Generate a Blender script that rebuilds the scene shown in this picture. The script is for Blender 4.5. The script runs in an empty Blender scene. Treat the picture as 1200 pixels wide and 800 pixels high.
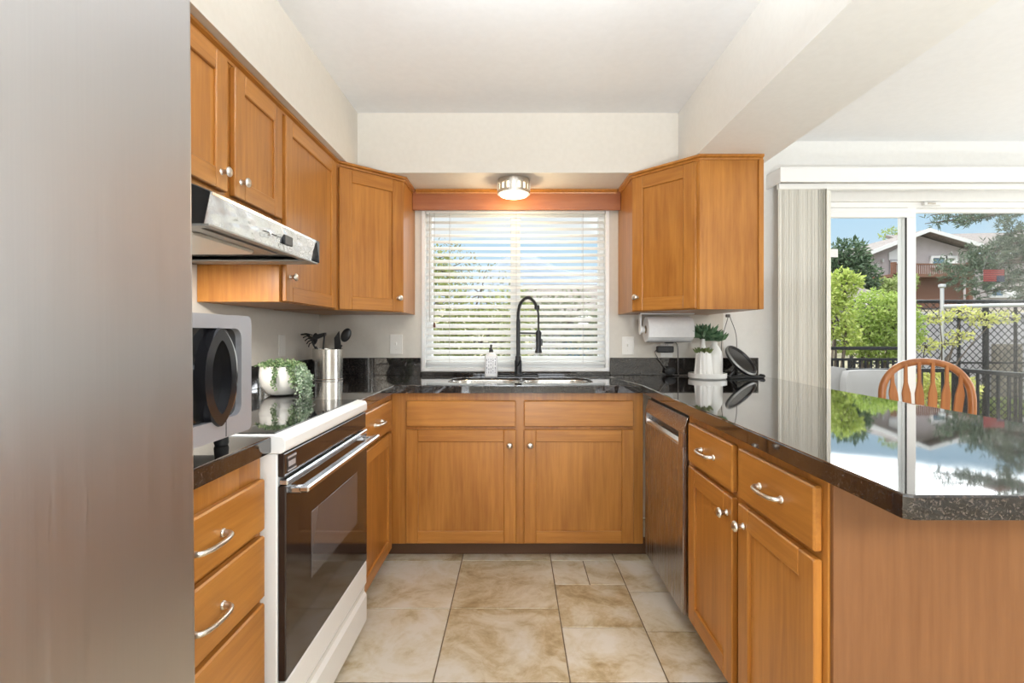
import bpy, bmesh, math, random
from mathutils import Vector, Matrix
PI = math.pi
S = bpy.context.scene
COL = S.collection

# ------------------------------------------------------------------ camera, light, exposure
CX, CY, FPX, CZ = 604.0, 392.0, 600.0, 1.178
cd = bpy.data.cameras.new('camera'); cam = bpy.data.objects.new('camera', cd); COL.objects.link(cam)
cam.location = (0, 0, CZ); cam.rotation_euler = (PI/2, 0, 0)
cd.sensor_fit = 'HORIZONTAL'; cd.sensor_width = 36; cd.lens = 36*FPX/1200
cd.shift_x = (600-CX)/1200; cd.shift_y = (CY-400)/1200
cd.clip_start = 0.02; cd.clip_end = 800
S.camera = cam
S.view_settings.view_transform = 'Standard'; S.view_settings.look = 'None'
S.view_settings.exposure = 0.0; S.view_settings.gamma = 1; S.view_settings.use_curve_mapping = False
cy = S.cycles
cy.max_bounces = 10; cy.diffuse_bounces = 5; cy.glossy_bounces = 5; cy.transmission_bounces = 8; cy.transparent_max_bounces = 16
cy.sample_clamp_indirect = 6.0; cy.caustics_reflective = False; cy.caustics_refractive = False

def world():
    w = bpy.data.worlds.new('sky'); S.world = w; w.use_nodes = True
    nt = w.node_tree; nt.nodes.clear(); N = nt.nodes.new; L = nt.links.new
    out = N('ShaderNodeOutputWorld'); bg = N('ShaderNodeBackground')
    tc = N('ShaderNodeTexCoord'); sep = N('ShaderNodeSeparateXYZ'); L(tc.outputs['Generated'], sep.inputs[0])
    ramp = N('ShaderNodeValToRGB'); L(sep.outputs['Z'], ramp.inputs[0])
    e = ramp.color_ramp.elements
    e[0].position = 0.0; e[0].color = (0.74, 0.84, 0.93, 1)
    e[1].position = 0.26; e[1].color = (0.42, 0.70, 0.95, 1)
    x = e.new(0.10); x.color = (0.66, 0.84, 0.97, 1)
    mp = N('ShaderNodeMapping'); mp.inputs['Scale'].default_value = (1, 1, 3.2); L(tc.outputs['Generated'], mp.inputs[0])
    no = N('ShaderNodeTexNoise'); no.inputs['Scale'].default_value = 2.6; no.inputs['Detail'].default_value = 6; no.inputs['Roughness'].default_value = .55
    L(mp.outputs[0], no.inputs['Vector'])
    # thin cloud low down, an added bright bank higher up
    el = N('ShaderNodeMapRange'); el.interpolation_type = 'SMOOTHSTEP'
    el.inputs['From Min'].default_value = 0.166; el.inputs['From Max'].default_value = 0.225
    el.inputs['To Min'].default_value = -0.10; el.inputs['To Max'].default_value = 0.42; L(sep.outputs['Z'], el.inputs['Value'])
    ad = N('ShaderNodeMath'); L(no.outputs[0], ad.inputs[0]); L(el.outputs[0], ad.inputs[1])
    cl = N('ShaderNodeMapRange'); cl.interpolation_type = 'SMOOTHSTEP'
    cl.inputs['From Min'].default_value = 0.44; cl.inputs['From Max'].default_value = 0.66; L(ad.outputs[0], cl.inputs['Value'])
    cst = N('ShaderNodeMapRange'); cst.inputs['From Min'].default_value = 0.166; cst.inputs['From Max'].default_value = 0.225
    cst.inputs['To Min'].default_value = 0.95; cst.inputs['To Max'].default_value = ADDED_BANK; L(sep.outputs['Z'], cst.inputs['Value'])
    # cloud bank added above the view to whiten the counter reflection, plain cloud elsewhere
    dt = N('ShaderNodeVectorMath'); dt.operation = 'DOT_PRODUCT'; L(tc.outputs['Generated'], dt.inputs[0]); dt.inputs[1].default_value = (.58, .74, .34)
    bk = N('ShaderNodeMapRange'); bk.interpolation_type = 'SMOOTHSTEP'; bk.inputs['From Min'].default_value = .86; bk.inputs['From Max'].default_value = .97
    bk.inputs['To Min'].default_value = .0; bk.inputs['To Max'].default_value = 1.0; L(dt.outputs['Value'], bk.inputs['Value'])
    hi = N('ShaderNodeMapRange'); hi.interpolation_type = 'SMOOTHSTEP'; hi.inputs['From Min'].default_value = .30; hi.inputs['From Max'].default_value = .5
    hi.inputs['To Min'].default_value = .95; hi.inputs['To Max'].default_value = 3.2; L(sep.outputs['Z'], hi.inputs['Value'])
    c1 = N('ShaderNodeMath'); c1.operation = 'SUBTRACT'; L(cst.outputs[0], c1.inputs[0]); c1.inputs[1].default_value = .95
    c2 = N('ShaderNodeMath'); c2.operation = 'MULTIPLY_ADD'; L(c1.outputs[0], c2.inputs[0]); L(bk.outputs[0], c2.inputs[1]); L(hi.outputs[0], c2.inputs[2])
    cc = N('ShaderNodeVectorMath'); cc.operation = 'SCALE'; cc.inputs[0].default_value = (.93, .97, 1.0); L(c2.outputs[0], cc.inputs['Scale'])
    mx = N('ShaderNodeMix'); mx.data_type = 'RGBA'; L(cl.outputs[0], mx.inputs['Factor']); L(ramp.outputs[0], mx.inputs['A']); L(cc.outputs[0], mx.inputs['B'])
    L(mx.outputs['Result'], bg.inputs[0]); bg.inputs[1].default_value = 1.0
    L(bg.outputs[0], out.inputs[0])
ADDED_BANK = 9.0
world()

def light(name, kind, loc, energy, color=(1, 1, 1), rot=(0, 0, 0), size=None, size_y=None, shape=None):
    d = bpy.data.lights.new(name, kind); d.energy = energy; d.color = color
    o = bpy.data.objects.new(name, d); COL.objects.link(o); o.location = loc; o.rotation_euler = rot
    if kind == 'AREA':
        d.shape = shape or 'RECTANGLE'; d.size = size
        if size_y: d.size_y = size_y
    elif size is not None:
        if kind == 'SUN': d.angle = size
        else: d.shadow_soft_size = size
    return o
sun = light('sun', 'SUN', (0, 0, 20), 3.0, (1, .95, .87), size=math.radians(1.0))
sun.rotation_euler = Vector((.72, .42, -.78)).to_track_quat('-Z', 'Y').to_euler()
# daylight entering by the openings of the house (sky portals)
for nm, lc, rt, sx, sy in (('slider_daylight', (2.9, 3.36, 1.02), (-PI/2, 0, 0), 1.9, 2.0), ('kitchen_window_daylight', (0, 3.5, 1.5), (-PI/2, 0, 0), 1.2, 1.04)):
    p = light(nm, 'AREA', lc, 1, rot=rt, size=sx, size_y=sy); p.data.cycles.is_portal = True
rear_fill = light('rear_fill_light', 'AREA', (.1, -3.93, 1.35), 45, (.94, .97, 1.0), rot=(PI/2, 0, 0), size=1.8, size_y=1.7)  # unseen area light added as frontal fill from the rear wall

dining_fill = light('dining_fill_light', 'AREA', (5.13, 2.4, 1.5), 36, (.93, .97, 1.0), rot=(0, PI/2, 0), size=1.2, size_y=1.3)  # unseen area light added to fill the left run from the dining side

# ------------------------------------------------------------------ materials
def node_mat(name):
    m = bpy.data.materials.new(name); m.use_nodes = True
    nt = m.node_tree; b = nt.nodes['Principled BSDF']
    return m, nt, b, nt.nodes.new, nt.links.new
def flat(name, col, rough=.5, metal=0, spec=.5, **kw):
    m, nt, b, N, L = node_mat(name)
    b.inputs['Base Color'].default_value = (*col, 1); b.inputs['Roughness'].default_value = rough
    b.inputs['Metallic'].default_value = metal; b.inputs['Specular IOR Level'].default_value = spec
    for k, v in kw.items():
        b.inputs[k.replace('_', ' ')].default_value = v
    return m
def noisy(name, c0, c1, scale=6, rough=.5, metal=0, spec=.5, detail=4, stretch=(1, 1, 1), bump=0, bscale=None, island=False, lo=.35, hi=.65):
    m, nt, b, N, L = node_mat(name)
    tc = N('ShaderNodeTexCoord'); mp = N('ShaderNodeMapping'); mp.inputs['Scale'].default_value = stretch
    L(tc.outputs['Object'], mp.inputs[0])
    no = N('ShaderNodeTexNoise'); no.inputs['Scale'].default_value = scale; no.inputs['Detail'].default_value = detail
    L(mp.outputs[0], no.inputs['Vector'])
    r = N('ShaderNodeValToRGB'); r.color_ramp.elements[0].position = lo; r.color_ramp.elements[1].position = hi
    r.color_ramp.elements[0].color = (*c0, 1); r.color_ramp.elements[1].color = (*c1, 1)
    if island:
        g = N('ShaderNodeNewGeometry'); a = N('ShaderNodeMath'); a.operation = 'MULTIPLY_ADD'
        L(g.outputs['Random Per Island'], a.inputs[0]); a.inputs[1].default_value = .5; L(no.outputs[0], a.inputs[2])
        s2 = N('ShaderNodeMath'); s2.operation = 'SUBTRACT'; L(a.outputs[0], s2.inputs[0]); s2.inputs[1].default_value = .25
        L(s2.outputs[0], r.inputs[0])
    else: L(no.outputs[0], r.inputs[0])
    L(r.outputs[0], b.inputs['Base Color'])
    b.inputs['Roughness'].default_value = rough; b.inputs['Metallic'].default_value = metal; b.inputs['Specular IOR Level'].default_value = spec
    if bump:
        n2 = N('ShaderNodeTexNoise'); n2.inputs['Scale'].default_value = bscale or scale*3; n2.inputs['Detail'].default_value = 3
        L(mp.outputs[0], n2.inputs['Vector'])
        bp = N('ShaderNodeBump'); bp.inputs['Strength'].default_value = bump; bp.inputs['Distance'].default_value = .004
        L(n2.outputs[0], bp.inputs['Height']); L(bp.outputs[0], b.inputs['Normal'])
    return m
def wood(name, axis, light_c, dark_c, stave=.085, rough=.36, coat=.10):
    """maple: fine grain along AXIS, glued staves across it"""
    m, nt, b, N, L = node_mat(name)
    tc = N('ShaderNodeTexCoord'); oi = N('ShaderNodeObjectInfo')
    off = N('ShaderNodeVectorMath'); off.operation = 'SCALE'; off.inputs[0].default_value = (7.1, 3.7, 5.3); L(oi.outputs['Random'], off.inputs['Scale'])
    ad = N('ShaderNodeVectorMath'); L(tc.outputs['Object'], ad.inputs[0]); L(off.outputs[0], ad.inputs[1])
    mp = N('ShaderNodeMapping'); sc = [9, 9, 9]; sc['XYZ'.index(axis)] = .55; mp.inputs['Scale'].default_value = sc; L(ad.outputs[0], mp.inputs[0])
    g = N('ShaderNodeTexNoise'); g.inputs['Scale'].default_value = 6; g.inputs['Detail'].default_value = 6; g.inputs['Roughness'].default_value = .6; g.inputs['Distortion'].default_value = .25
    L(mp.outputs[0], g.inputs['Vector'])
    mp2 = N('ShaderNodeMapping'); sc2 = [4.5, 4.5, 4.5]; sc2['XYZ'.index(axis)] = 1.5; mp2.inputs['Scale'].default_value = sc2; L(ad.outputs[0], mp2.inputs[0])
    f = N('ShaderNodeTexNoise'); f.inputs['Scale'].default_value = 1.6; f.inputs['Detail'].default_value = 3; L(mp2.outputs[0], f.inputs['Vector'])
    sp = N('ShaderNodeSeparateXYZ'); L(ad.outputs[0], sp.inputs[0])
    if axis == 'Z':
        q = N('ShaderNodeMath'); L(sp.outputs[0], q.inputs[0]); L(sp.outputs[1], q.inputs[1]); src = q.outputs[0]
    else: src = sp.outputs[2]
    dv = N('ShaderNodeMath'); dv.operation = 'DIVIDE'; L(src, dv.inputs[0]); dv.inputs[1].default_value = stave
    fl = N('ShaderNodeMath'); fl.operation = 'FLOOR'; L(dv.outputs[0], fl.inputs[0])
    wn = N('ShaderNodeTexWhiteNoise'); wn.noise_dimensions = '1D'; L(fl.outputs[0], wn.inputs['W'])
    a1 = N('ShaderNodeMath'); a1.operation = 'MULTIPLY_ADD'; L(wn.outputs['Value'], a1.inputs[0]); a1.inputs[1].default_value = .22; L(g.outputs[0], a1.inputs[2])
    a2 = N('ShaderNodeMath'); a2.operation = 'MULTIPLY_ADD'; L(f.outputs[0], a2.inputs[0]); a2.inputs[1].default_value = .7; L(a1.outputs[0], a2.inputs[2])
    r = N('ShaderNodeValToRGB'); r.color_ramp.elements[0].position = .62; r.color_ramp.elements[1].position = 1.22
    r.color_ramp.elements[0].color = (*dark_c, 1); r.color_ramp.elements[1].color = (*light_c, 1)
    mr = N('ShaderNodeMapRange'); mr.inputs['From Min'].default_value = .62; mr.inputs['From Max'].default_value = 1.2; L(a2.outputs[0], mr.inputs['Value'])
    r.color_ramp.elements[0].position = 0; r.color_ramp.elements[1].position = 1
    L(mr.outputs[0], r.inputs[0]); L(r.outputs[0], b.inputs['Base Color'])
    b.inputs['Roughness'].default_value = rough; b.inputs['Coat Weight'].default_value = coat; b.inputs['Coat Roughness'].default_value = .22; b.inputs['Specular IOR Level'].default_value = .38
    return m
WL_, WD_ = (.45, .188, .036), (.27, .094, .014)
M = {}
M['wood_v'] = wood('maple_vertical', 'Z', WL_, WD_)
M['wood_h'] = wood('maple_horizontal', 'X', WL_, WD_, stave=.4)
M['wood_y'] = wood('maple_lengthwise', 'Y', WL_, WD_, stave=.4)
M['wood_panel'] = wood('maple_panel', 'Z', (.215, .092, .034), (.155, .060, .020), stave=.6)
M['wood_valance'] = wood('cherry_valance', 'X', (.38, .14, .055), (.26, .082, .03), stave=.4)
M['oak'] = wood('oak_chair', 'Z', (.42, .17, .055), (.27, .09, .025), stave=.3)
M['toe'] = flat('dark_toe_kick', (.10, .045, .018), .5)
M['paint'] = noisy('wall_paint', (.66, .615, .545), (.68, .635, .565), 40, .6, bump=.03, bscale=160)
M['paint_d'] = noisy('dining_paint', (.80, .79, .76), (.82, .81, .78), 40, .6, bump=.03, bscale=160)
M['ceil'] = noisy('ceiling_paint', (.80, .80, .80), (.82, .82, .82), 30, .75, bump=.05, bscale=120)
M['white'] = flat('white_plastic', (.82, .82, .80), .35)
M['trimw'] = flat('white_vinyl', (.84, .84, .83), .35)
M['cream'] = flat('cream_plate', (.78, .75, .70), .4)
M['enamel'] = flat('white_enamel', (.80, .79, .77), .18)
M['black'] = flat('black_plastic', (.012, .012, .013), .35)
M['ringblack'] = flat('glossy_black_plastic', (.012, .012, .014), .14)
M['mwsilver'] = flat('silver_plastic', (.40, .40, .43), .36, .45)
M['blackm'] = flat('matte_black_metal', (.018, .019, .022), .38, .3)
M['blackgloss'] = flat('black_glass', (.008, .008, .009), .04, 0, .6)
M['brownglass'] = flat('dark_oven_glass', (.020, .013, .011), .08, 0, .42)
M['ovenwin'] = flat('oven_window_glass', (.085, .075, .075), .06, 0, .7)
M['chrome'] = flat('chrome', (.82, .83, .86), .08, 1)
M['nickel'] = flat('satin_nickel', (.68, .64, .58), .28, 1)
M['grey_metal'] = flat('grey_metal', (.33, .33, .32), .4, .5)
M['dark'] = flat('dark_void', (.004, .004, .004), .8)
M['rubber'] = flat('black_rubber', (.02, .02, .02), .7)
M['cord'] = flat('grey_cord', (.10, .09, .085), .5)
M['cordw'] = flat('pale_cord', (.55, .53, .5), .5)
M['ceramic'] = flat('white_ceramic', (.78, .76, .72), .3)
M['paper'] = noisy('paper_towel', (.84, .83, .82), (.87, .86, .85), 60, .9, bump=.15, bscale=150)
M['card'] = flat('cardboard', (.45, .32, .2), .9)
M['soil'] = flat('soil', (.03, .02, .013), .95)
M['soapw'] = flat('white_bottle', (.86, .86, .87), .3)
M['ink'] = flat('grey_ink', (.30, .30, .33), .6)

def brushed(name, col, rough, axis='Z', aniso=.6, bump=.05):
    m, nt, b, N, L = node_mat(name)
    tc = N('ShaderNodeTexCoord'); mp = N('ShaderNodeMapping'); sc = [140, 140, 140]; sc['XYZ'.index(axis)] = 1.2
    mp.inputs['Scale'].default_value = sc; L(tc.outputs['Object'], mp.inputs[0])
    no = N('ShaderNodeTexNoise'); no.inputs['Scale'].default_value = 3; no.inputs['Detail'].default_value = 3; L(mp.outputs[0], no.inputs['Vector'])
    mr = N('ShaderNodeMapRange'); mr.inputs['To Min'].default_value = rough*.85; mr.inputs['To Max'].default_value = rough*1.2; L(no.outputs[0], mr.inputs['Value']); L(mr.outputs[0], b.inputs['Roughness'])
    r = N('ShaderNodeValToRGB'); r.color_ramp.elements[0].color = (*[c*.93 for c in col], 1); r.color_ramp.elements[1].color = (*col, 1)
    L(no.outputs[0], r.inputs[0]); L(r.outputs[0], b.inputs['Base Color'])
    b.inputs['Metallic'].default_value = 1
    bp = N('ShaderNodeBump'); bp.inputs['Strength'].default_value = bump; bp.inputs['Distance'].default_value = .001
    L(no.outputs[0], bp.inputs['Height']); L(bp.outputs[0], b.inputs['Normal'])
    return m
M['steel'] = brushed('brushed_steel', (.60, .59, .59), .34)
M['steel_dw'] = brushed('dishwasher_steel', (.50, .47, .47), .26)
M['steel_y'] = brushed('brushed_steel_bar', (.66, .67, .70), .2, 'Y')
M['steel_can'] = brushed('brushed_can', (.72, .69, .64), .24, 'Z')

def granite():
    m, nt, b, N, L = node_mat('black_granite')
    tc = N('ShaderNodeTexCoord')
    v = N('ShaderNodeTexVoronoi'); v.inputs['Scale'].default_value = 420; L(tc.outputs['Object'], v.inputs['Vector'])
    no = N('ShaderNodeTexNoise'); no.inputs['Scale'].default_value = 160; no.inputs['Detail'].default_value = 5; L(tc.outputs['Object'], no.inputs['Vector'])
    sp = N('ShaderNodeSeparateColor'); L(v.outputs['Color'], sp.inputs[0])
    mu = N('ShaderNodeMath'); mu.operation = 'MULTIPLY'; L(sp.outputs[0], mu.inputs[0]); L(no.outputs[0], mu.inputs[1])
    r = N('ShaderNodeValToRGB'); e = r.color_ramp.elements
    e[0].position = .2; e[0].color = (.008, .008, .009, 1); e[1].position = .58; e[1].color = (.075, .058, .048, 1)
    x = e.new(.36); x.color = (.024, .020, .018, 1); y = e.new(.47); y.color = (.048, .037, .031, 1)
    L(mu.outputs[0], r.inputs[0]); L(r.outputs[0], b.inputs['Base Color'])
    b.inputs['Roughness'].default_value = .04; b.inputs['IOR'].default_value = 1.42; b.inputs['Coat Weight'].default_value = .9; b.inputs['Coat Roughness'].default_value = .03
    return m
M['granite'] = granite()

def tile():
    m, nt, b, N, L = node_mat('travertine_tile')
    tc = N('ShaderNodeTexCoord'); g = N('ShaderNodeNewGeometry')
    off = N('ShaderNodeVectorMath'); off.operation = 'SCALE'; off.inputs[0].default_value = (13, 7, 5); L(g.outputs['Random Per Island'], off.inputs['Scale'])
    ad = N('ShaderNodeVectorMath'); L(tc.outputs['Object'], ad.inputs[0]); L(off.outputs[0], ad.inputs[1])
    n1 = N('ShaderNodeTexNoise'); n1.inputs['Scale'].default_value = 3.2; n1.inputs['Detail'].default_value = 9; n1.inputs['Roughness'].default_value = .62; n1.inputs['Distortion'].default_value = .9; L(ad.outputs[0], n1.inputs['Vector'])
    n2 = N('ShaderNodeTexNoise'); n2.inputs['Scale'].default_value = 14; n2.inputs['Detail'].default_value = 8; n2.inputs['Roughness'].default_value = .7; n2.inputs['Distortion'].default_value = 1.4; L(ad.outputs[0], n2.inputs['Vector'])
    mu = N('ShaderNodeMath'); mu.operation = 'MULTIPLY_ADD'; L(n2.outputs[0], mu.inputs[0]); mu.inputs[1].default_value = .35; L(n1.outputs[0], mu.inputs[2])
    rn = N('ShaderNodeMath'); rn.operation = 'MULTIPLY_ADD'; L(g.outputs['Random Per Island'], rn.inputs[0]); rn.inputs[1].default_value = .10; L(mu.outputs[0], rn.inputs[2])
    r = N('ShaderNodeValToRGB'); e = r.color_ramp.elements
    e[0].position = .50; e[0].color = (.26, .168, .066, 1); e[1].position = .86; e[1].color = (.68, .62, .53, 1)
    x = e.new(.64); x.color = (.48, .37, .22, 1); y = e.new(.74); y.color = (.61, .525, .385, 1)
    L(rn.outputs[0], r.inputs[0]); L(r.outputs[0], b.inputs['Base Color'])
    b.inputs['Roughness'].default_value = .3
    bp = N('ShaderNodeBump'); bp.inputs['Strength'].default_value = .12; bp.inputs['Distance'].default_value = .003; L(n2.outputs[0], bp.inputs['Height']); L(bp.outputs[0], b.inputs['Normal'])
    return m
M['tile'] = tile(); M['grout'] = noisy('grout', (.16, .115, .07), (.22, .16, .10), 60, .9)

def glass(name, tint=(1, 1, 1), refl=1.0):
    m = bpy.data.materials.new(name); m.use_nodes = True; nt = m.node_tree; nt.nodes.clear(); N = nt.nodes.new; L = nt.links.new
    out = N('ShaderNodeOutputMaterial'); mx = N('ShaderNodeMixShader'); t = N('ShaderNodeBsdfTransparent'); g = N('ShaderNodeBsdfGlossy')
    t.inputs[0].default_value = (*tint, 1); g.inputs['Roughness'].default_value = 0.0
    f = N('ShaderNodeFresnel'); f.inputs[0].default_value = 1.45
    mm = N('ShaderNodeMath'); mm.operation = 'MULTIPLY'; L(f.outputs[0], mm.inputs[0]); mm.inputs[1].default_value = refl
    L(mm.outputs[0], mx.inputs[0]); L(t.outputs[0], mx.inputs[1]); L(g.outputs[0], mx.inputs[2]); L(mx.outputs[0], out.inputs[0])
    return m
M['glass'] = glass('clear_pane', (.98, .99, .985), .16)

def emit(name, col, st):
    m, nt, b, N, L = node_mat(name)
    b.inputs['Base Color'].default_value = (*col, 1); b.inputs['Emission Color'].default_value = (*col, 1); b.inputs['Emission Strength'].default_value = st
    return m
M['lampglass'] = emit('lit_lamp_glass', (1, .86, .62), 3.0)

def translucent(name, c0, c1, fac=.35, rough=.5, island=True, scale=2):
    m, nt, b, N, L = node_mat(name)
    out = nt.nodes['Material Output']; mx = N('ShaderNodeMixShader'); mx.inputs[0].default_value = fac; tr = N('ShaderNodeBsdfTranslucent')
    r = N('ShaderNodeMix'); r.data_type = 'RGBA'; r.inputs['A'].default_value = (*c0, 1); r.inputs['B'].default_value = (*c1, 1)
    if island:
        g = N('ShaderNodeNewGeometry'); L(g.outputs['Random Per Island'], r.inputs['Factor'])
    else:
        tc = N('ShaderNodeTexCoord'); no = N('ShaderNodeTexNoise'); no.inputs['Scale'].default_value = scale; L(tc.outputs['Object'], no.inputs['Vector']); L(no.outputs[0], r.inputs['Factor'])
    L(r.outputs['Result'], b.inputs['Base Color']); L(r.outputs['Result'], tr.inputs[0]); b.inputs['Roughness'].default_value = rough
    L(b.outputs[0], mx.inputs[1]); L(tr.outputs[0], mx.inputs[2]); L(mx.outputs[0], out.inputs[0])
    return m
M['slat'] = translucent('blind_slat', (.92, .92, .91), (.93, .93, .92), .48, .45)
M['vane'] = translucent('vertical_vane', (.86, .84, .775), (.90, .885, .83), .25, .55)
M['leaf_bright'] = translucent('bright_leaf', (.22, .33, .045), (.42, .51, .14), .4)
M['leaf_yellow'] = translucent('yellow_green_leaf', (.42, .46, .10), (.62, .60, .22), .4)
M['leaf_olive'] = translucent('olive_leaf', (.16, .20, .05), (.34, .36, .14), .35)
M['leaf_grey'] = translucent('grey_green_leaf', (.16, .18, .11), (.30, .31, .22), .3)
M['leaf_lime'] = translucent('lime_leaf', (.26, .36, .05), (.50, .56, .16), .4)
M['leaf_dark'] = translucent('conifer_needle', (.035, .075, .035), (.10, .16, .075), .2)
M['leaf_pine'] = translucent('pine_needle', (.04, .075, .045), (.13, .18, .105), .15)
M['leaf_mid'] = translucent('mid_leaf', (.22, .30, .08), (.38, .44, .18), .4)
M['leaf_pearl'] = translucent('string_leaf', (.05, .13, .035), (.36, .46, .24), .25)
M['leaf_pearl_pale'] = translucent('pale_string_leaf', (.16, .28, .13), (.72, .80, .66), .25)
M['succ'] = noisy('succulent_green', (.045, .12, .055), (.16, .27, .14), 30, .5)
M['succ_l'] = noisy('succulent_olive', (.09, .13, .04), (.22, .26, .10), 30, .5)
M['bark'] = noisy('bark', (.055, .04, .03), (.14, .11, .085), 14, .9, stretch=(1, 1, .3))
M['ground'] = noisy('dry_ground', (.16, .15, .09), (.34, .30, .20), 1.2, .95, detail=6)
M['bounce'] = noisy('pale_bounce', (.62, .60, .56), (.70, .68, .64), 4, .9)
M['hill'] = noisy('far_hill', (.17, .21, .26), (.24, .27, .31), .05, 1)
M['siding'] = noisy('lilac_siding', (.42, .37, .37), (.46, .41, .41), 3, .8)
M['shingle'] = noisy('roof_shingle', (.15, .128, .118), (.21, .18, .165), 5, .9)
M['white_ext'] = flat('white_painted_trim', (.60, .60, .60), .6)
M['brown'] = flat('brown_timber', (.14, .06, .035), .7)
M['winblue'] = flat('dark_window', (.10, .17, .24), .08, 0, .8)
M['curtain'] = flat('pale_curtain', (.72, .72, .72), .8)
M['iron'] = flat('black_iron_rail', (.012, .012, .014), .5, 0, .25)
M['galv'] = flat('galvanised_pipe', (.50, .50, .51), .45, .5)
M['stucco'] = noisy('grey_stucco', (.33, .32, .34), (.41, .40, .42), 5, .9)
M['deck'] = noisy('deck_board', (.30, .27, .24), (.38, .34, .30), 8, .8, stretch=(1, .2, 1))
M['gatewood'] = noisy('gate_wood', (.13, .115, .09), (.24, .21, .17), 10, .9, stretch=(1, 1, .15))
M['fabric'] = noisy('pale_grey_fabric', (.20, .196, .193), (.235, .23, .227), 180, .95)
M['red'] = flat('red_cloth', (.28, .035, .03), .8); M['maroon'] = flat('dark_red_cloth', (.10, .016, .016), .8); M['navy'] = flat('navy_cloth', (.012, .018, .045), .8)
M['blue_badge'] = flat('silver_badge', (.7, .7, .74), .3, .6)

# ------------------------------------------------------------------ mesh builder
class MB:
    def __init__(s): s.bm = bmesh.new()
    def _add(s, t, mat=0, xf=None):
        if xf is not None: bmesh.ops.transform(t, matrix=xf, verts=t.verts)
        for f in t.faces: f.material_index = mat
        me = bpy.data.meshes.new('tmp'); t.to_mesh(me); t.free(); s.bm.from_mesh(me); bpy.data.meshes.remove(me); return s
    def box(s, x0, x1, y0, y1, z0, z1, bev=0, mat=0, xf=None, seg=1):
        t = bmesh.new(); bmesh.ops.create_cube(t, size=1)
        for v in t.verts: v.co = Vector(((x0+x1)/2+v.co.x*(x1-x0), (y0+y1)/2+v.co.y*(y1-y0), (z0+z1)/2+v.co.z*(z1-z0)))
        if bev: bmesh.ops.bevel(t, geom=t.edges[:], offset=min(bev, .45*min(abs(x1-x0), abs(y1-y0), abs(z1-z0))), segments=seg, profile=.5, affect='EDGES')
        return s._add(t, mat, xf)
    def prism(s, pts, z0, z1, plane='XY', bev=0, mat=0, xf=None):
        """polygon extruded: plane XY -> along z, XZ -> along y, YZ -> along x"""
        t = bmesh.new()
        def co(p, h): return {'XY': (p[0], p[1], h), 'XZ': (p[0], h, p[1]), 'YZ': (h, p[0], p[1])}[plane]
        a = [t.verts.new(co(p, z0)) for p in pts]; b = [t.verts.new(co(p, z1)) for p in pts]; n = len(pts)
        t.faces.new(a); t.faces.new(b)
        for i in range(n): t.faces.new((a[i], a[(i+1) % n], b[(i+1) % n], b[i]))
        bmesh.ops.recalc_face_normals(t, faces=t.faces)
        if bev: bmesh.ops.bevel(t, geom=t.edges[:], offset=bev, segments=1, affect='EDGES')
        return s._add(t, mat, xf)
    def tube(s, pts, r, n=10, mat=0, flatten=None):
        t = bmesh.new(); pts = [Vector(p) for p in pts]; m = len(pts); rs = r if isinstance(r, (list, tuple)) else [r]*m
        up = None; rings = []
        for i, p in enumerate(pts):
            d = (pts[min(i+1, m-1)]-pts[max(i-1, 0)]).normalized()
            if up is None:
                up = Vector((0, 0, 1)) if abs(d.z) < .9 else Vector((1, 0, 0))
            u = (up-d*up.dot(d)).normalized(); up = u; w = d.cross(u)
            rings.append([t.verts.new(p+(u*math.cos(2*PI*k/n)+w*math.sin(2*PI*k/n))*rs[i]) for k in range(n)])
        for a, b in zip(rings, rings[1:]):
            for k in range(n): t.faces.new((a[k], a[(k+1) % n], b[(k+1) % n], b[k]))
        t.faces.new(rings[0]); t.faces.new(rings[-1]); bmesh.ops.recalc_face_normals(t, faces=t.faces)
        return s._add(t, mat)
    def lathe(s, prof, c=(0, 0, 0), n=32, axis='Z', mat=0, sx=1, sy=1):
        t = bmesh.new(); rings = []; c = Vector(c)
        for r, h in prof:
            ring = []
            for k in range(n):
                a = 2*PI*k/n; u, v = r*math.cos(a)*sx, r*math.sin(a)*sy
                q = {'Z': (u, v, h), 'Y': (u, h, v), 'X': (h, u, v)}[axis]
                ring.append(t.verts.new(c+Vector(q)))
                if r < 1e-6: break
            rings.append(ring)
        for a, b in zip(rings, rings[1:]):
            if len(a) == 1 and len(b) == 1: continue
            for k in range(n):
                if len(a) == 1: t.faces.new((a[0], b[k], b[(k+1) % n]))
                elif len(b) == 1: t.faces.new((a[k], a[(k+1) % n], b[0]))
                else: t.faces.new((a[k], a[(k+1) % n], b[(k+1) % n], b[k]))
        if len(rings[0]) > 1 and prof[0] != prof[-1]: t.faces.new(rings[0])
        if len(rings[-1]) > 1 and prof[0] != prof[-1]: t.faces.new(rings[-1])
        bmesh.ops.recalc_face_normals(t, faces=t.faces)
        return s._add(t, mat)
    def ball(s, c, r, n=12, mat=0, xf=None):
        t = bmesh.new(); bmesh.ops.create_uvsphere(t, u_segments=n, v_segments=max(6, n//2), radius=1)
        rr = r if isinstance(r, (list, tuple)) else (r, r, r)
        for v in t.verts: v.co = Vector((v.co.x*rr[0], v.co.y*rr[1], v.co.z*rr[2]))
        if xf is not None: bmesh.ops.transform(t, matrix=xf, verts=t.verts)
        bmesh.ops.translate(t, verts=t.verts, vec=c); return s._add(t, mat)
    def raw(s, vs, fs, mat=0):
        t = bmesh.new(); v = [t.verts.new(p) for p in vs]
        for f in fs: t.faces.new([v[i] for i in f])
        bmesh.ops.recalc_face_normals(t, faces=t.faces)
        return s._add(t, mat)
    def build(s, name, mats, parent=None, smooth=35, loc=None, rotz=None):
        me = bpy.data.meshes.new(name); s.bm.to_mesh(me); s.bm.free()
        return link(name, me, mats, parent, smooth, loc, rotz)
WLOC = {}
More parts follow.
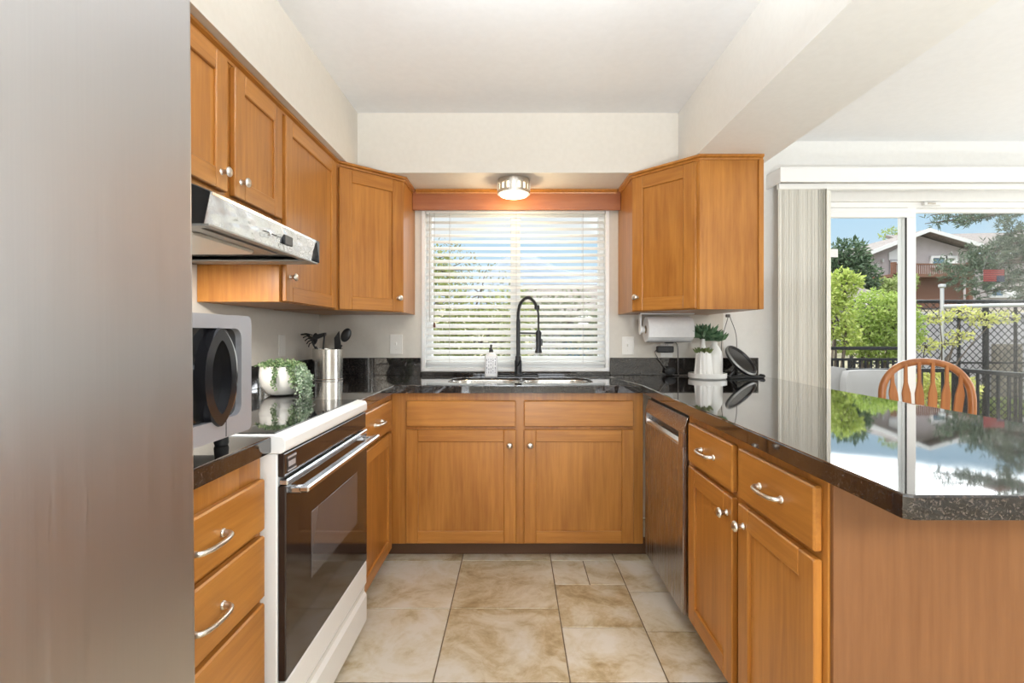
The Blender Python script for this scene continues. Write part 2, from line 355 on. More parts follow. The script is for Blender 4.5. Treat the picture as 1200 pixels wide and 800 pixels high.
def link(name, me, mats, parent=None, smooth=35, loc=None, rotz=None):
    """meshes are given in world space unless loc is given (then local)"""
    for m in (mats if isinstance(mats, (list, tuple)) else [mats]): me.materials.append(M[m] if isinstance(m, str) else m)
    o = bpy.data.objects.new(name, me); COL.objects.link(o)
    if smooth:
        me.shade_smooth(); me.set_sharp_from_angle(angle=math.radians(smooth))
        wn = o.modifiers.new('normals', 'WEIGHTED_NORMAL'); wn.keep_sharp = True; wn.weight = 80
    pw = WLOC.get(parent.name, Vector()) if parent else Vector()
    if loc is None:
        if parent: me.transform(Matrix.Translation(-pw)); WLOC[o.name] = pw.copy()
        else: WLOC[o.name] = Vector()
    else:
        o.location = Vector(loc)-pw; WLOC[o.name] = Vector(loc)
        if rotz is not None: o.rotation_euler = (0, 0, rotz)
    if parent: o.parent = parent
    return o
def center(o):
    """move a top-level mesh's origin to its base"""
    me = o.data; xs = [v.co for v in me.vertices]
    c = Vector((sum(min(v[i] for v in xs)+max(v[i] for v in xs) for _ in (0,))/2 if i < 2 else min(v[2] for v in xs) for i in range(3)))
    me.transform(Matrix.Translation(-c)); o.location = c; WLOC[o.name] = c; return o
def tag(o, label, cat, group=None, kind=None):
    o['label'] = label; o['category'] = cat
    if group: o['group'] = group
    if kind: o['kind'] = kind
    return o
def thing(name, loc, label, cat, group=None):
    o = bpy.data.objects.new(name, None); COL.objects.link(o); o.location = loc; o.empty_display_size = .1
    WLOC[o.name] = Vector(loc); return tag(o, label, cat, group)
def struct(mb, name, mats, parent=None, smooth=0):
    o = mb.build(name, mats, parent, smooth)
    o['kind'] = 'structure'; return o
def P(px, py, Y): return Vector(((px-CX)*Y/FPX, Y, CZ-(py-CY)*Y/FPX))
def crom(pts, n=6):
    pts = [Vector(p) for p in pts]; q = [2*pts[0]-pts[1]]+pts+[2*pts[-1]-pts[-2]]; out = []
    for i in range(1, len(q)-2):
        a, b, c, d = q[i-1:i+3]
        for k in range(n):
            t = k/n; out.append(.5*((2*b)+(c-a)*t+(2*a-5*b+4*c-d)*t*t+(3*b-a-3*c+d)*t**3))
    return out+[pts[-1]]

# ------------------------------------------------------------------ room shell
XL, YB, YR, XR = -1.262, 3.29, -4.0, 5.2           # left wall, back wall, rear wall, right wall
ZC, ZS, ZD = 2.42, 2.085, 2.42                    # ceiling, soffit underside, dining ceiling
WX0, WX1, WZ0, WZ1 = -.590, .590, .962, 2.0        # kitchen window opening
DX0, DX1, DZ = 1.93, 3.95, 2.035                   # sliding door opening
T = .16
# floor: individual tiles on a grout bed
fl = MB(); fl.box(XL, XR, YR, YB, -.06, -.0035, mat=1)
XA, XB = -.28, .186; ROW0, PIT = 2.672, .468; g = .0025
def tl(x0, x1, y0, y1):
    x0, x1 = max(x0, XL), min(x1, XR); y0, y1 = max(y0, YR), min(y1, YB)
    if x1-x0 > .02 and y1-y0 > .02: fl.box(x0+g, x1-g, y0+g, y1-g, -.0036, 0, bev=.0015)
for k in range(-3, 15):
    y1 = ROW0+PIT-k*PIT; y0 = y1-PIT
    for x1 in (XB, XA, XA-.466, XA-.932): tl(x1-.466, x1, y0, y1)
for k in range(-1, 9):
    b = ROW0-k*.936
    for col in range(0, 5):
        x = XB+col*.98
        tl(x, x+.166, b-.258, b); tl(x+.166, x+.334, b-.258, b); tl(x, x+.334, b-.61, b-.258); tl(x, x+.334, b-.936, b-.61)
        tl(x+.334, x+.64, b-.325, b); tl(x+.334, x+.64, b-.638, b-.325); tl(x+.334, x+.64, b-.936, b-.638)
        tl(x+.64, x+.98, b-.468, b); tl(x+.64, x+.98, b-.936, b-.468)
struct(fl, 'floor', ['tile', 'grout'])
w = MB()
for a in ((XL-T, WX0, 0, 2.7), (WX0, WX1, 0, WZ0), (WX0, WX1, WZ1, 2.7)): w.box(a[0], a[1], YB, YB+T, a[2], a[3])
w.box(WX1, 1.335, YB, YB+T, 0, 2.7)
struct(w, 'wall_back', 'paint')
w = MB()
for a in ((1.335, DX0, 0, 2.7), (DX0, DX1, DZ, 2.7), (DX1, XR+T, 0, 2.7)): w.box(a[0], a[1], YB, YB+T, a[2], a[3])
struct(w, 'wall_dining', 'paint_d')
w = MB(); w.box(XL-T, XL, YR, YB+T, 0, 2.7); struct(w, 'wall_left', 'paint')
w = MB()

for a in ((YR, 1.75, 0, 2.7), (1.75, 3.05, 0, .9), (1.75, 3.05, 2.1, 2.7), (3.05, YB+T, 0, 2.7)): w.box(XR, XR+T, a[0], a[1], a[2], a[3])
struct(w, 'wall_right', 'paint_d')
w = MB()
for a in ((XL-T, -.85, 0, 2.7), (-.85, 1.05, 0, .45), (-.85, 1.05, 2.25, 2.7), (1.05, XR+T, 0, 2.7)): w.box(a[0], a[1], YR-T, YR, a[2], a[3])
struct(w, 'wall_rear', 'paint_d')
c = MB(); c.box(XL-T, .914, YR-T, YB+T, ZC, ZC+.1); struct(c, 'ceiling', 'ceil')
c = MB(); c.box(1.315, XR+T, YR-T, YB+T, ZD, ZC+.1); struct(c, 'ceiling_dining', 'ceil')
c = MB(); c.box(XL, -.886, -1.2, YB, ZS, ZC); struct(c, 'wall_soffit_left', 'paint')
c = MB(); c.box(-.886, .914, 2.87, YB, ZS, ZC); struct(c, 'wall_soffit_back', 'paint')
c = MB(); c.box(.914, 1.315, YR, YB, ZS, ZC+.1); struct(c, 'ceiling_beam', 'paint_d')
c = MB(); c.box(XL-.4, XR+.4, YR-.4, YB+.3, 2.72, 2.85); struct(c, 'roof', 'shingle')
# unseen window frames added around the rear and side fill lights
for nm, b in (('added_window_rear', ((-.85, 1.05), (.45, 2.25), 'R')), ('added_window_side', ((1.75, 3.05), (.9, 2.1), 'E'))):
    f = MB(); (u0, u1), (z0, z1), sd = b
    rects = [(u0, u1, z0, z0+.06), (u0, u1, z1-.06, z1), (u0, u0+.06, z0, z1), (u1-.06, u1, z0, z1), ((u0+u1)/2-.03, (u0+u1)/2+.03, z0, z1)]
    for r in rects:
        if sd == 'R': f.box(r[0], r[1], YR-.06, YR, r[2], r[3])
        else: f.box(XR, XR+.06, r[0], r[1], r[2], r[3])
    struct(f, nm, 'trimw')

# kitchen window: vinyl slider behind the blind
f = MB(); yo = YB+.05
def ring(mb, x0, x1, z0, z1, t, y0, y1, bev=.004, mat=0):
    mb.box(x0, x1, y0, y1, z0, z0+t, bev, mat); mb.box(x0, x1, y0, y1, z1-t, z1, bev, mat)
    mb.box(x0, x0+t, y0, y1, z0+t, z1-t, bev, mat); mb.box(x1-t, x1, y0, y1, z0+t, z1-t, bev, mat)
ring(f, WX0, WX1, WZ0, WZ1, .045, yo, yo+.07); f.box(-.032, .032, yo, yo+.06, WZ0+.04, WZ1-.04, .004)
win = struct(f, 'window_1', 'trimw')
gl = MB(); gl.box(WX0+.04, -.03, yo+.03, yo+.034, WZ0+.04, WZ1-.04); gl.box(.03, WX1-.04, yo+.03, yo+.034, WZ0+.04, WZ1-.04)
gl.build('pane', 'glass', win, 0)
f = MB(); f.box(WX0-.012, WX0+.012, YB-.008, YB+.05, WZ0, WZ1, .002); f.box(WX1-.012, WX1+.012, YB-.008, YB+.05, WZ0, WZ1, .002); f.box(WX0-.012, WX1+.012, YB-.01, YB+.05, WZ0-.02, WZ0+.004, .003)
f.build('window_lining', 'trimw', win, 0)

# sliding glass door
f = MB(); y0 = YB+.02
ring(f, DX0, DX1, .0, DZ, .035, y0, y0+.10)
f.box(DX0, 2.56, y0+.005, y0+.04, DZ-.062, DZ-.035, .003)
door = struct(f, 'door_1', 'trimw')
f = MB(); ring(f, DX0+.035, 2.60, .04, DZ-.028, .068, y0+.01, y0+.045); f.build('sliding_panel', 'trimw', door, 0)
f = MB(); ring(f, 2.535, DX1-.035, .04, DZ-.025, .03, y0+.055, y0+.09); f.build('fixed_panel', 'trimw', door, 0)
f = MB(); f.box(DX0+.04, 2.54, y0+.006, y0+.03, DZ-.046, DZ-.036); f.box(2.527, 2.534, y0+.004, y0+.012, .1, DZ-.1); f.build('dark_gap_strip', 'rubber', door, 0)  # thin dark strips at the head and edge of the sliding panel
f = MB(); f.box(DX0+.09, 2.54, y0+.026, y0+.030, .1, DZ-.09); f.build('pane', 'glass', door, 0)
f = MB(); f.box(2.56, DX1-.06, y0+.07, y0+.074, .06, DZ-.05); f.build('pane', 'glass', door, 0)
f = MB(); f.box(2.028, 2.098, y0+.020, y0+.0255, 1.682, 1.735, .001); st = f.build('sticker', 'white', door, 0)
st['label'] = 'small white sticker on the sliding pane beside the vertical blind'
f = MB(); f.box(2.62, 2.73, YB-.012, YB+.012, DZ-.028, DZ-.006, .003); f.box(2.64, 2.69, YB-.018, YB-.008, DZ-.022, DZ-.012, .002, 1)
o = f.build('contact_sensor', ['white', 'nickel']); center(o); tag(o, 'small white contact sensor at the head of the sliding door', 'sensor')

# ------------------------------------------------------------------ cabinet kit
def front(parent, kind, origin, rotz, w, h, knob=None, pull=False, name=None, t=.02, rail=.063, label=None):
    """a shaker door or a slab drawer front; local x along its width, front facing local -y; knob=(x, z)"""
    mb = MB()
    if kind == 'door':
        e = .003
        mb.box(0, rail, -t, 0, 0, h, e); mb.box(w-rail, w, -t, 0, 0, h, e)
        mb.box(rail-.0005, w-rail+.0005, -t, 0, 0, rail, e, 1); mb.box(rail-.0005, w-rail+.0005, -t, 0, h-rail, h, e, 1)
        mb.box(rail-.004, w-rail+.004, -t+.009, -.002, rail-.004, h-rail+.004)
    else: mb.box(0, w, -t, 0, 0, h, .004, 1)
    o = mb.build(name or ('door' if kind == 'door' else 'drawer_front'), ['wood_v', 'wood_h'], parent, 35, origin, rotz)
    if label: o['label'] = label
    R = Matrix.Rotation(rotz, 3, 'Z')
    if knob:
        k = MB(); k.lathe([(0, -.031), (.011, -.030), (.0155, -.026), (.0155, -.022), (.010, -.018), (.0065, -.012), (.0065, -.004), (.010, 0)], (knob[0], -t, knob[1]), 20, 'Y')
        k = k.build('knob', 'nickel', None, 50); k.parent = o
    if pull:
        k = MB(); L_ = .055; cx, cz = w/2, h/2
        pts = crom([(cx-L_, -t, cz), (cx-L_*.97, -t-.018, cz), (cx-L_*.6, -t-.028, cz), (cx, -t-.031, cz), (cx+L_*.6, -t-.028, cz), (cx+L_*.97, -t-.018, cz), (cx+L_, -t, cz)], 4)
        n = len(pts); k.tube(pts, [.0052+.0028*abs(2*i/(n-1)-1)**3 for i in range(n)], 10)
        for s_ in (-1, 1): k.lathe([(.0095, 0), (.0095, -.003), (.006, -.006)], (cx+s_*L_, -t, cz), 14, 'Y')
        k = k.build('handle', 'nickel', None, 50); k.parent = o
    return o
def door_at(parent, run, u0, u1, z0, z1, face, **kw):
    """run 'B' back run (u = x), 'L' left run (u = y), 'R' right run (u = y)"""
    kind = kw.pop('kind', 'door')
    if run == 'B': return front(parent, kind, (u0, face, z0), 0, u1-u0, z1-z0, **kw)
    if run == 'L': return front(parent, kind, (face, u0, z0), PI/2, u1-u0, z1-z0, **kw)
    return front(parent, kind, (face, u1, z0), -PI/2, u1-u0, z1-z0, **kw)
CT, CB = .918, .878                                 # counter top and underside
FB = 2.678                                          # face frame plane of the back run
FLX, FRX = -.647, .668                              # face frame planes of left and right runs

# --- sink cabinet
sc_ = thing('sink_cabinet', (0, 3.0, 0), 'wide maple sink cabinet under the window with two doors and two false drawer fronts', 'cabinet')
b = MB(); b.box(FLX, FRX, FB, FB+.02, .085, CB-.002, .001); b.box(FLX, FRX, FB+.02, YB-.05, .085, .10); b.box(FLX+.002, FLX+.02, FB+.02, YB-.05, .1, CB-.01); b.box(FRX-.02, FRX-.002, FB+.02, YB-.05, .1, CB-.01)
b.build('carcass', 'wood_v', sc_)
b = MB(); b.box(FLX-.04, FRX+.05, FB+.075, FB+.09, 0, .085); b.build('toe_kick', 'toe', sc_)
xs = lambda px, Y: (px-CX)*Y/FPX
for (a, c_, kx) in ((475.6, 604.5, .86), (614, 742.8, .14)):
    x0, x1 = xs(a, FB-.02), xs(c_, FB-.02)
    door_at(sc_, 'B', x0, x1, .700, .834, FB, kind='drawer')
    wd = x1-x0
    door_at(sc_, 'B', x0, x1, .094, .684, FB, knob=(wd-.032 if kx > .5 else .032, .512))
# --- narrow cabinet between range and corner
nb = thing('base_cabinet', (-.95, 2.3, 0), 'narrow maple base cabinet between the range and the inside corner, one drawer over one door', 'cabinet')
b = MB(); b.box(XL+.01, FLX, 2.034, FB-.001, .085, CB-.002, .001); b.build('carcass', 'wood_v', nb)
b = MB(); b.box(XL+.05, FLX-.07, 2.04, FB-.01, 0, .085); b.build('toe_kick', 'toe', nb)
door_at(nb, 'L', 2.075, 2.60, .700, .846, FLX, kind='drawer', pull=True)
door_at(nb, 'L', 2.075, 2.60, .094, .684, FLX, rail=.06)
# --- drawer cabinet between fridge and range
db = thing('drawer_cabinet', (-.95, 1.03, 0), 'maple three-drawer cabinet between the refrigerator and the range', 'cabinet')
b = MB(); b.box(XL+.01, FLX, .79, 1.298, .085, CB-.002, .001); b.build('carcass', 'wood_v', db)
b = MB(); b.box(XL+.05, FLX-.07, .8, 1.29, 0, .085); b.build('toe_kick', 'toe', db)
for z0, z1 in ((.690, .818), (.522, .676), (.10, .508)): door_at(db, 'L', .80, 1.283, z0, z1, FLX, kind='drawer', pull=True)
# --- peninsula cabinet
pc = thing('peninsula_cabinet', (.97, 1.5, 0), 'maple peninsula cabinet with two drawers over two doors and a plain end panel', 'cabinet')
b = MB(); b.box(FRX, 1.28, 1.094, 1.968, .085, CB-.002, .001); b.build('carcass', 'wood_v', pc)
b = MB(); b.box(FRX+.07, 1.27, 1.11, 1.96, 0, .085); b.build('toe_kick', 'toe', pc)
b = MB(); b.box(FRX+.004, 1.30, 1.082, 1.0935, .0, CB-.001, .001); b.build('end_panel', 'wood_panel', pc)
b = MB(); b.box(1.281, 1.30, 1.0945, 2.6, .0, CB-.001, .001); b.build('back_panel', 'wood_panel', pc)
door_at(pc, 'R', 1.535, 1.922, .705, .848, FRX, kind='drawer', pull=True)
door_at(pc, 'R', 1.112, 1.492, .705, .848, FRX, kind='drawer', pull=True)
door_at(pc, 'R', 1.535, 1.922, .118, .688, FRX, knob=(.387-.035, .515))
door_at(pc, 'R', 1.112, 1.492, .118, .688, FRX, knob=(.035, .515))

# --- upper cabinets
UT = ZS-.002
def crown(parent, path, z0=2.060, z1=UT, d=.021):
    """path: polyline of the cabinet faces, the room on its right-hand side when walking it"""
    mb = MB(); pr = [(0, z0), (.006, z0), (.008, z0+.008), (d-.004, z1-.012), (d, z1-.010), (d, z1), (0, z1)]
    n = len(path); pts = [Vector((*p, 0)) for p in path]; vs = []
    for i in range(n):
        dirs = []
        if i > 0: dirs.append((pts[i]-pts[i-1]).normalized())
        if i < n-1: dirs.append((pts[i+1]-pts[i]).normalized())
        nr = [Vector((q.y, -q.x, 0)) for q in dirs]
        m_ = nr[0] if len(nr) == 1 else (nr[0]+nr[1]).normalized()/max(.3, (nr[0]+nr[1]).normalized().dot(nr[0]))
        for o_, z in pr: vs.append((pts[i].x+m_.x*o_, pts[i].y+m_.y*o_, z))
    k = len(pr); fs = []
    for i in range(n-1):
        for j in range(k): fs.append((i*k+j, i*k+(j+1) % k, (i+1)*k+(j+1) % k, (i+1)*k+j))
    fs.append(tuple(range(k))); fs.append(tuple(range((n-1)*k, n*k)))
    mb.raw(vs, fs); return mb.build('crown_moulding', 'wood_y', parent, 30)
UF = -.935
hc = thing('wall_cabinet', (-1.09, 1.62, 1.60), 'short maple wall cabinet with two doors above the range hood', 'cabinet')
b = MB(); b.box(XL+.002, UF, 1.255, 2.025, 1.602, UT, .001); b.build('carcass', 'wood_v', hc)
door_at(hc, 'L', 1.275, 1.630, 1.630, 2.053, UF, knob=(.355-.035, .055))
door_at(hc, 'L', 1.673, 2.011, 1.630, 2.053, UF, knob=(.035, .055))
crown(hc, [(UF, 1.255), (UF, 2.025)])
tcab = thing('wall_cabinet', (-1.09, 2.33, 1.31), 'tall single-door maple wall cabinet between the hood and the corner cabinet', 'cabinet')
b = MB(); b.box(XL+.002, UF, 2.0255, 2.664, 1.308, UT, .001); b.build('carcass', 'wood_v', tcab)
door_at(tcab, 'L', 2.045, 2.620, 1.311, 2.055, UF, knob=(.035, .10))
crown(tcab, [(UF, 2.0255), (UF, 2.664)])
def corner_cab(side, label, px):
    """plan polygon of a diagonal corner cabinet"""
    if side == 'L': near, far, wx = (UF, 2.666), (-.645, 2.955), XL+.002
    else: near, far, wx = (.932, 2.585), (.66, 2.89), 1.247
    t = thing('corner_cabinet', ((near[0]+far[0])/2, 3.0, 1.312), label, 'cabinet')
    b = MB(); b.prism([near, far, (far[0], YB-.001), (wx, YB-.001), (wx, near[1])], 1.306, UT, bev=.001); b.build('carcass', 'wood_v', t)
    if side == 'L': p0, p1 = Vector((*near, 0)), Vector((*far, 0))
    else: p0, p1 = Vector((*far, 0)), Vector((*near, 0))
    d = (p1-p0); ln = d.length; d.normalize(); a = math.atan2(d.y, d.x)
    o0 = p0+d*.010; wd = ln-.024
    front(t, 'door', (o0.x, o0.y, 1.310), a, wd, 2.052-1.310, knob=((wd-.035) if side == 'L' else .035, .075), rail=.07)
    if side == 'L': crown(t, [near, far, (far[0], YB-.002)][::1])
    else: crown(t, [(far[0], YB-.002), far, near, (wx, near[1])])
    return t
corner_cab('L', 'maple diagonal corner wall cabinet left of the window, beside the tall wall cabinet', 0)
rc = corner_cab('R', 'maple diagonal corner wall cabinet right of the window with a wide flat end', 0)
b = MB(); b.box(1.224, 1.2485, 2.573, 2.5845, 1.306, 2.059, .001); b.build('scribe_moulding', 'wood_v', rc)
# window valance board
wv = thing('window_valance', (0, 3.21, 1.957), 'reddish wooden valance board spanning between the corner cabinets above the blind', 'valance')
b = MB(); b.box(-.644, .659, 3.20, 3.22, 1.957, UT, .002); b.build('board', 'wood_valance', wv)
crown(wv, [(-.620, 3.20), (.635, 3.20)], 2.058)

# ------------------------------------------------------------------ counters
def slab(mb, pts, hole=None):
    mb.prism(pts, CB, CT, bev=0)
ct = thing('countertop', (0, 3.0, CB), 'black granite countertop under the window around the sink, running left to the range', 'countertop')
# slab with a rounded sink cut-out, as one bmesh with a bridged hole
def rrect(x0, x1, y0, y1, r, n=8):
    out = []
    for cx, cy_, a0 in ((x1-r, y1-r, 0), (x0+r, y1-r, PI/2), (x0+r, y0+r, PI), (x1-r, y0+r, 1.5*PI)):
        for k in range(n+1): a = a0+PI/2*k/n; out.append((cx+r*math.cos(a), cy_+r*math.sin(a)))
    return out
CE = 2.632                                           # front edge of the back counter
HX0, HX1, HY0, HY1 = -.375, .43, 2.735, 3.125
RXB, RXN = .652, .632                                # peninsula edge: at the back, near end
def slab_with_hole(pts, hole):
    bm = bmesh.new(); ov = [bm.verts.new((*p, CT)) for p in pts]; hv = [bm.verts.new((*p, CT)) for p in hole]
    es = [bm.edges.new((ov[i], ov[(i+1) % len(ov)])) for i in range(len(ov))]+[bm.edges.new((hv[i], hv[(i+1) % len(hv)])) for i in range(len(hv))]
    r = bmesh.ops.triangle_fill(bm, edges=es, use_beauty=True)
    fs = bm.faces[:]
    ex = bmesh.ops.extrude_face_region(bm, geom=fs)
    vs = [e for e in ex['geom'] if isinstance(e, bmesh.types.BMVert)]
    bmesh.ops.translate(bm, verts=vs, vec=(0, 0, CB-CT)); bmesh.ops.recalc_face_normals(bm, faces=bm.faces)
    ed = [e for e in bm.edges if len(e.link_faces) == 2 and e.calc_face_angle(0) > 1 and (e.verts[0].co.z > CT-1e-4 and e.verts[1].co.z > CT-1e-4)]
    bmesh.ops.bevel(bm, geom=ed, offset=.004, segments=2, affect='EDGES', profile=.5)
    return bm
m_ = MB(); m_.bm.free(); m_.bm = slab_with_hole([(XL+.002, 2.034), (-.622, 2.034), (-.622, CE), (RXB-.001, CE), (.56+.001, YB-.002), (XL+.002, YB-.002)], rrect(HX0, HX1, HY0, HY1, .12))
m_.build('slab', 'granite', ct, 0)
b = MB(); b.box(XL+.003, WX0-.016, YB-.022, YB-.002, CT, 1.030, .002); b.box(WX0-.014, WX1+.014, YB-.022, YB-.002, CT, .940, .002); b.box(XL+.003, XL+.022, 2.034, YB-.023, CT, 1.030, .002)
b.build('backsplash', 'granite', ct, 40)
pn = thing('countertop', (1.07, 2.0, CB), 'glossy black granite peninsula countertop reflecting the sliding door', 'countertop')
def chamfer_slab(pts):
    bm = bmesh.new(); v = [bm.verts.new((*p, CB)) for p in pts]; f = bm.faces.new(v)
    ex = bmesh.ops.extrude_face_region(bm, geom=[f]); bmesh.ops.translate(bm, verts=[e for e in ex['geom'] if isinstance(e, bmesh.types.BMVert)], vec=(0, 0, CT-CB))
    bmesh.ops.recalc_face_normals(bm, faces=bm.faces)
    ed = [e for e in bm.edges if e.verts[0].co.z > CT-1e-4 and e.verts[1].co.z > CT-1e-4]
    bmesh.ops.bevel(bm, geom=ed, offset=.004, segments=2, affect='EDGES', profile=.5); return bm
m_ = MB(); m_.bm.free(); m_.bm = chamfer_slab([(RXB+.0005, CE), (RXN, .836), (RXN+.012, .828), (1.49, .828), (1.51, 2.5), (1.555, 3.0), (1.555, YB-.002), (.5625, YB-.002)])
m_.build('slab', 'granite', pn, 0)
b = MB(); b.box(WX1+.016, 1.552, YB-.022, YB-.002, CT+.0005, 1.030, .002); b.build('backsplash', 'granite', pn, 40)
cl_ = MB(); cl_.bm.free(); cl_.bm = chamfer_slab([(XL+.002, .785), (-.622, .785), (-.622, 1.303), (XL+.002, 1.303)])
ol = cl_.build('countertop', 'granite', None, 0); center(ol)
tag(ol, 'short black granite countertop under the microwave beside the refrigerator', 'countertop')

# ------------------------------------------------------------------ sink, faucet, soap
sk = thing('sink', (.03, 2.93, CB-.2), 'stainless undermount double-bowl sink below the window', 'sink')
def bowl(x0, x1, y0, y1):
    bm = bmesh.new(); prof = [(.001, CT-.016), (.005, CT-.020), (.012, CB-.17), (.045, CB-.195)]
    rings = [[bm.verts.new((x, y, z)) for x, y in rrect(x0+o_, x1-o_, y0+o_, y1-o_, max(.03, .11-o_), 6)] for o_, z in prof]
    for a, c_ in zip(rings, rings[1:]):
        for k in range(len(a)): bm.faces.new((a[k], a[(k+1) % len(a)], c_[(k+1) % len(a)], c_[k]))
    bm.faces.new(rings[-1]); 
    bmesh.ops.recalc_face_normals(bm, faces=bm.faces)
    bmesh.ops.solidify(bm, geom=bm.faces[:], thickness=.0015)
    mb = MB(); mb.bm.free(); mb.bm = bm; return mb
bowl(HX0+.001, .03, HY0+.001, HY1-.001).build('bowl', 'steel_can', sk, 60)
bowl(.045, HX1-.001, HY0+.001, HY1-.001).build('bowl', 'steel_can', sk, 60)
b = MB(); b.prism([(-.055, HY1-.002), (-.02, HY1-.03), (.03, HY1-.09), (.03, HY0+.09), (-.02, HY0+.03), (-.055, HY0+.002), (.13, HY0+.002), (.095, HY0+.03), (.045, HY0+.09), (.045, HY1-.09), (.095, HY1-.03), (.13, HY1-.002)], CT-.040, CT-.022, bev=.002)
b.build('divider', 'steel_can', sk, 40)
for cx in (-.175, .237):
    b = MB(); b.lathe([(.042, CB-.1935), (.042, CB-.190), (.034, CB-.192), (0, CB-.193)], (cx, 2.93, 0), 24); b.build('drain', 'chrome', sk, 40)
fx, fy = .0175, 3.20
fa = thing('faucet', (fx, fy, CT), 'tall matte black spring pull-down faucet behind the sink', 'faucet')
b = MB(); b.prism([(x, y) for x, y in rrect(fx-.13, fx+.13, fy-.028, fy+.028, .027)], CT, CT+.006, bev=.0015); b.build('base_plate', 'blackm', fa, 40)
Zp = lambda py: CZ-(py-CY)*fy/FPX
b = MB(); b.lathe([(.027, CT+.006), (.027, CT+.012), (.0225, CT+.016), (.0225, CT+.095), (.0175, CT+.105)], (fx, fy, 0), 24); b.build('body', 'blackm', fa, 40)
b = MB(); b.tube([(fx, fy-.018, CT+.07), (fx+.006, fy-.045, CT+.085), (fx+.01, fy-.07, CT+.11)], [.008, .006, .005], 10); b.build('lever', 'blackm', fa, 40)
zt = Zp(374)
b = MB(); b.lathe([(.018, CT+.10), (.018, CT+.125), (.0125, CT+.13), (.0125, zt-.012), (.011, zt)], (fx, fy, 0), 20); b.build('riser', 'blackm', fa, 40)
hx = xs(631, fy)
arc = crom([(fx, fy, zt-.01), (fx+.002, fy, Zp(365)), (fx+.018, fy, Zp(354.5)), ((fx+hx)/2, fy, Zp(348.5)), (hx-.022, fy, Zp(355)), (hx-.002, fy, Zp(366)), (hx, fy, Zp(378))], 8)
b = MB(); b.tube(arc, .0062, 10); b.build('hose', 'rubber', fa, 50)
sp_ = []; N_ = len(arc)-12
tot = 24*N_
for i in range(tot+1):
    u = i/24; k = min(int(u), len(arc)-2); f_ = u-k; p = arc[k].lerp(arc[k+1], f_); d = (arc[k+1]-arc[k]).normalized(); a = i/24*2*PI*1.0*1.0
    a = i*2*PI/18.; n1 = Vector((0, 1, 0)); n2 = d.cross(n1); sp_.append(p+(n1*math.cos(a)+n2*math.sin(a))*.0105)
b = MB(); b.tube(sp_[::1], .0017, 5); b.build('spring', 'blackm', fa, 60)
b = MB(); b.lathe([(.015, -.014), (.017, 0), (.015, .014)], arc[-13], 16); b.build('spring_collar', 'blackm', fa, 40)
b = MB(); b.tube([(hx, fy, Zp(376)), (hx, fy, Zp(390))], .006, 10); b.build('hose_end', 'rubber', fa, 40)
b = MB(); b.lathe([(.012, Zp(387)), (.016, Zp(389)), (.017, Zp(396)), (.0165, Zp(408)), (.021, Zp(411)), (.023, Zp(413)), (.019, Zp(413.5))], (hx, fy, 0), 20); b.box(hx+.012, hx+.025, fy-.008, fy+.008, Zp(405), Zp(397), .003); b.build('spray_head', 'blackm', fa, 40)
b = MB(); b.tube([(fx, fy, Zp(390)), (hx, fy, Zp(390.5))], .005, 10); b.lathe([(.019, -.008), (.019, .008)], (hx, fy, Zp(390.5)), 18); b.build('docking_arm', 'blackm', fa, 40)

sx_, sy_ = xs(575.5, 3.2), 3.205
so = thing('soap_bottle', (sx_, sy_, CT), 'white soap dispenser bottle with black pump left of the faucet', 'bottle')
b = MB(); b.prism(rrect(sx_-.039, sx_+.039, sy_-.03, sy_+.03, .012, 4), CT+.0005, CT+.128, bev=.002)
b.lathe([(.036, CT+.127), (.030, CT+.137), (.018, CT+.146), (.016, CT+.15)], (sx_, sy_, 0), 24); b.build('body', 'soapw', so, 40)
b = MB(); rnd = random.Random(4)
for c_ in range(5):
    x = sx_-.028+c_*.013; z = CT+.02
    while z < CT+.112:
        h_ = rnd.uniform(.004, .016); b.box(x, x+rnd.uniform(.003, .006), sy_-.0306, sy_-.0299, z, min(z+h_, CT+.116)); z += h_+rnd.uniform(.003, .012)
b.build('printed_label', 'ink', so, 0)
b = MB(); b.lathe([(.013, CT+.149), (.014, CT+.152), (.012, CT+.166), (.006, CT+.172), (.005, CT+.185), (.007, CT+.188), (.0075, CT+.197), (.002, CT+.199)], (sx_, sy_, 0), 20); b.box(sx_-.005, sx_+.005, sy_-.035, sy_, CT+.189, CT+.196, .002); b.build('pump', 'black', so, 40)

# ------------------------------------------------------------------ window blind
bl = thing('window_blind', (0, YB+.012, WZ0), 'white horizontal slat blind hanging half open in the kitchen window', 'blind')
bx0, bx1, by = WX0+.016, WX1-.016, YB+.016
b = MB(); b.box(bx0, bx1, by-.028, by+.028, WZ1-.045, WZ1-.002, .002); b.build('headrail', 'white', bl, 0)
b = MB(); b.box(bx0, bx1, by-.027, by+.027, .985, 1.003, .003); b.build('bottom_rail', 'slat', bl, 0)
pitch = .0417; tilt = math.radians(30)
n = 0; z = 1.024
while z < WZ1-.05:
    mb = MB(); t = bmesh.new(); sec = []
    for k in range(5):
        u = (k/4-.5); sec.append((u*.0515, .0025*(1-4*u*u)))
    for sgn in (0, .0028):
        pass
    lo = [(y, zz) for y, zz in sec]; up = [(y, zz+.0026) for y, zz in sec][::-1]
    mb.prism(lo+up, bx0, bx1, 'YZ', xf=Matrix.Translation((0, by, z)) @ Matrix.Rotation(tilt, 4, 'X'))
    mb.build('slat', 'slat', bl, 40); z += pitch; n += 1
for px in (527, 605, 683):
    x = xs(px, YB)
    b = MB(); b.tube([(x, by-.026, .99), (x, by-.026, WZ1-.04)], .0011, 5); b.tube([(x, by+.026, .99), (x, by+.026, WZ1-.04)], .0011, 5); b.build('ladder_cord', 'cordw', bl, 0)
x = xs(509, YB-.02)
b = MB(); b.tube([(x, by-.036, 1.25), (x, by-.034, WZ1-.045)], .0014, 6); b.build('pull_cord', 'cordw', bl, 0)
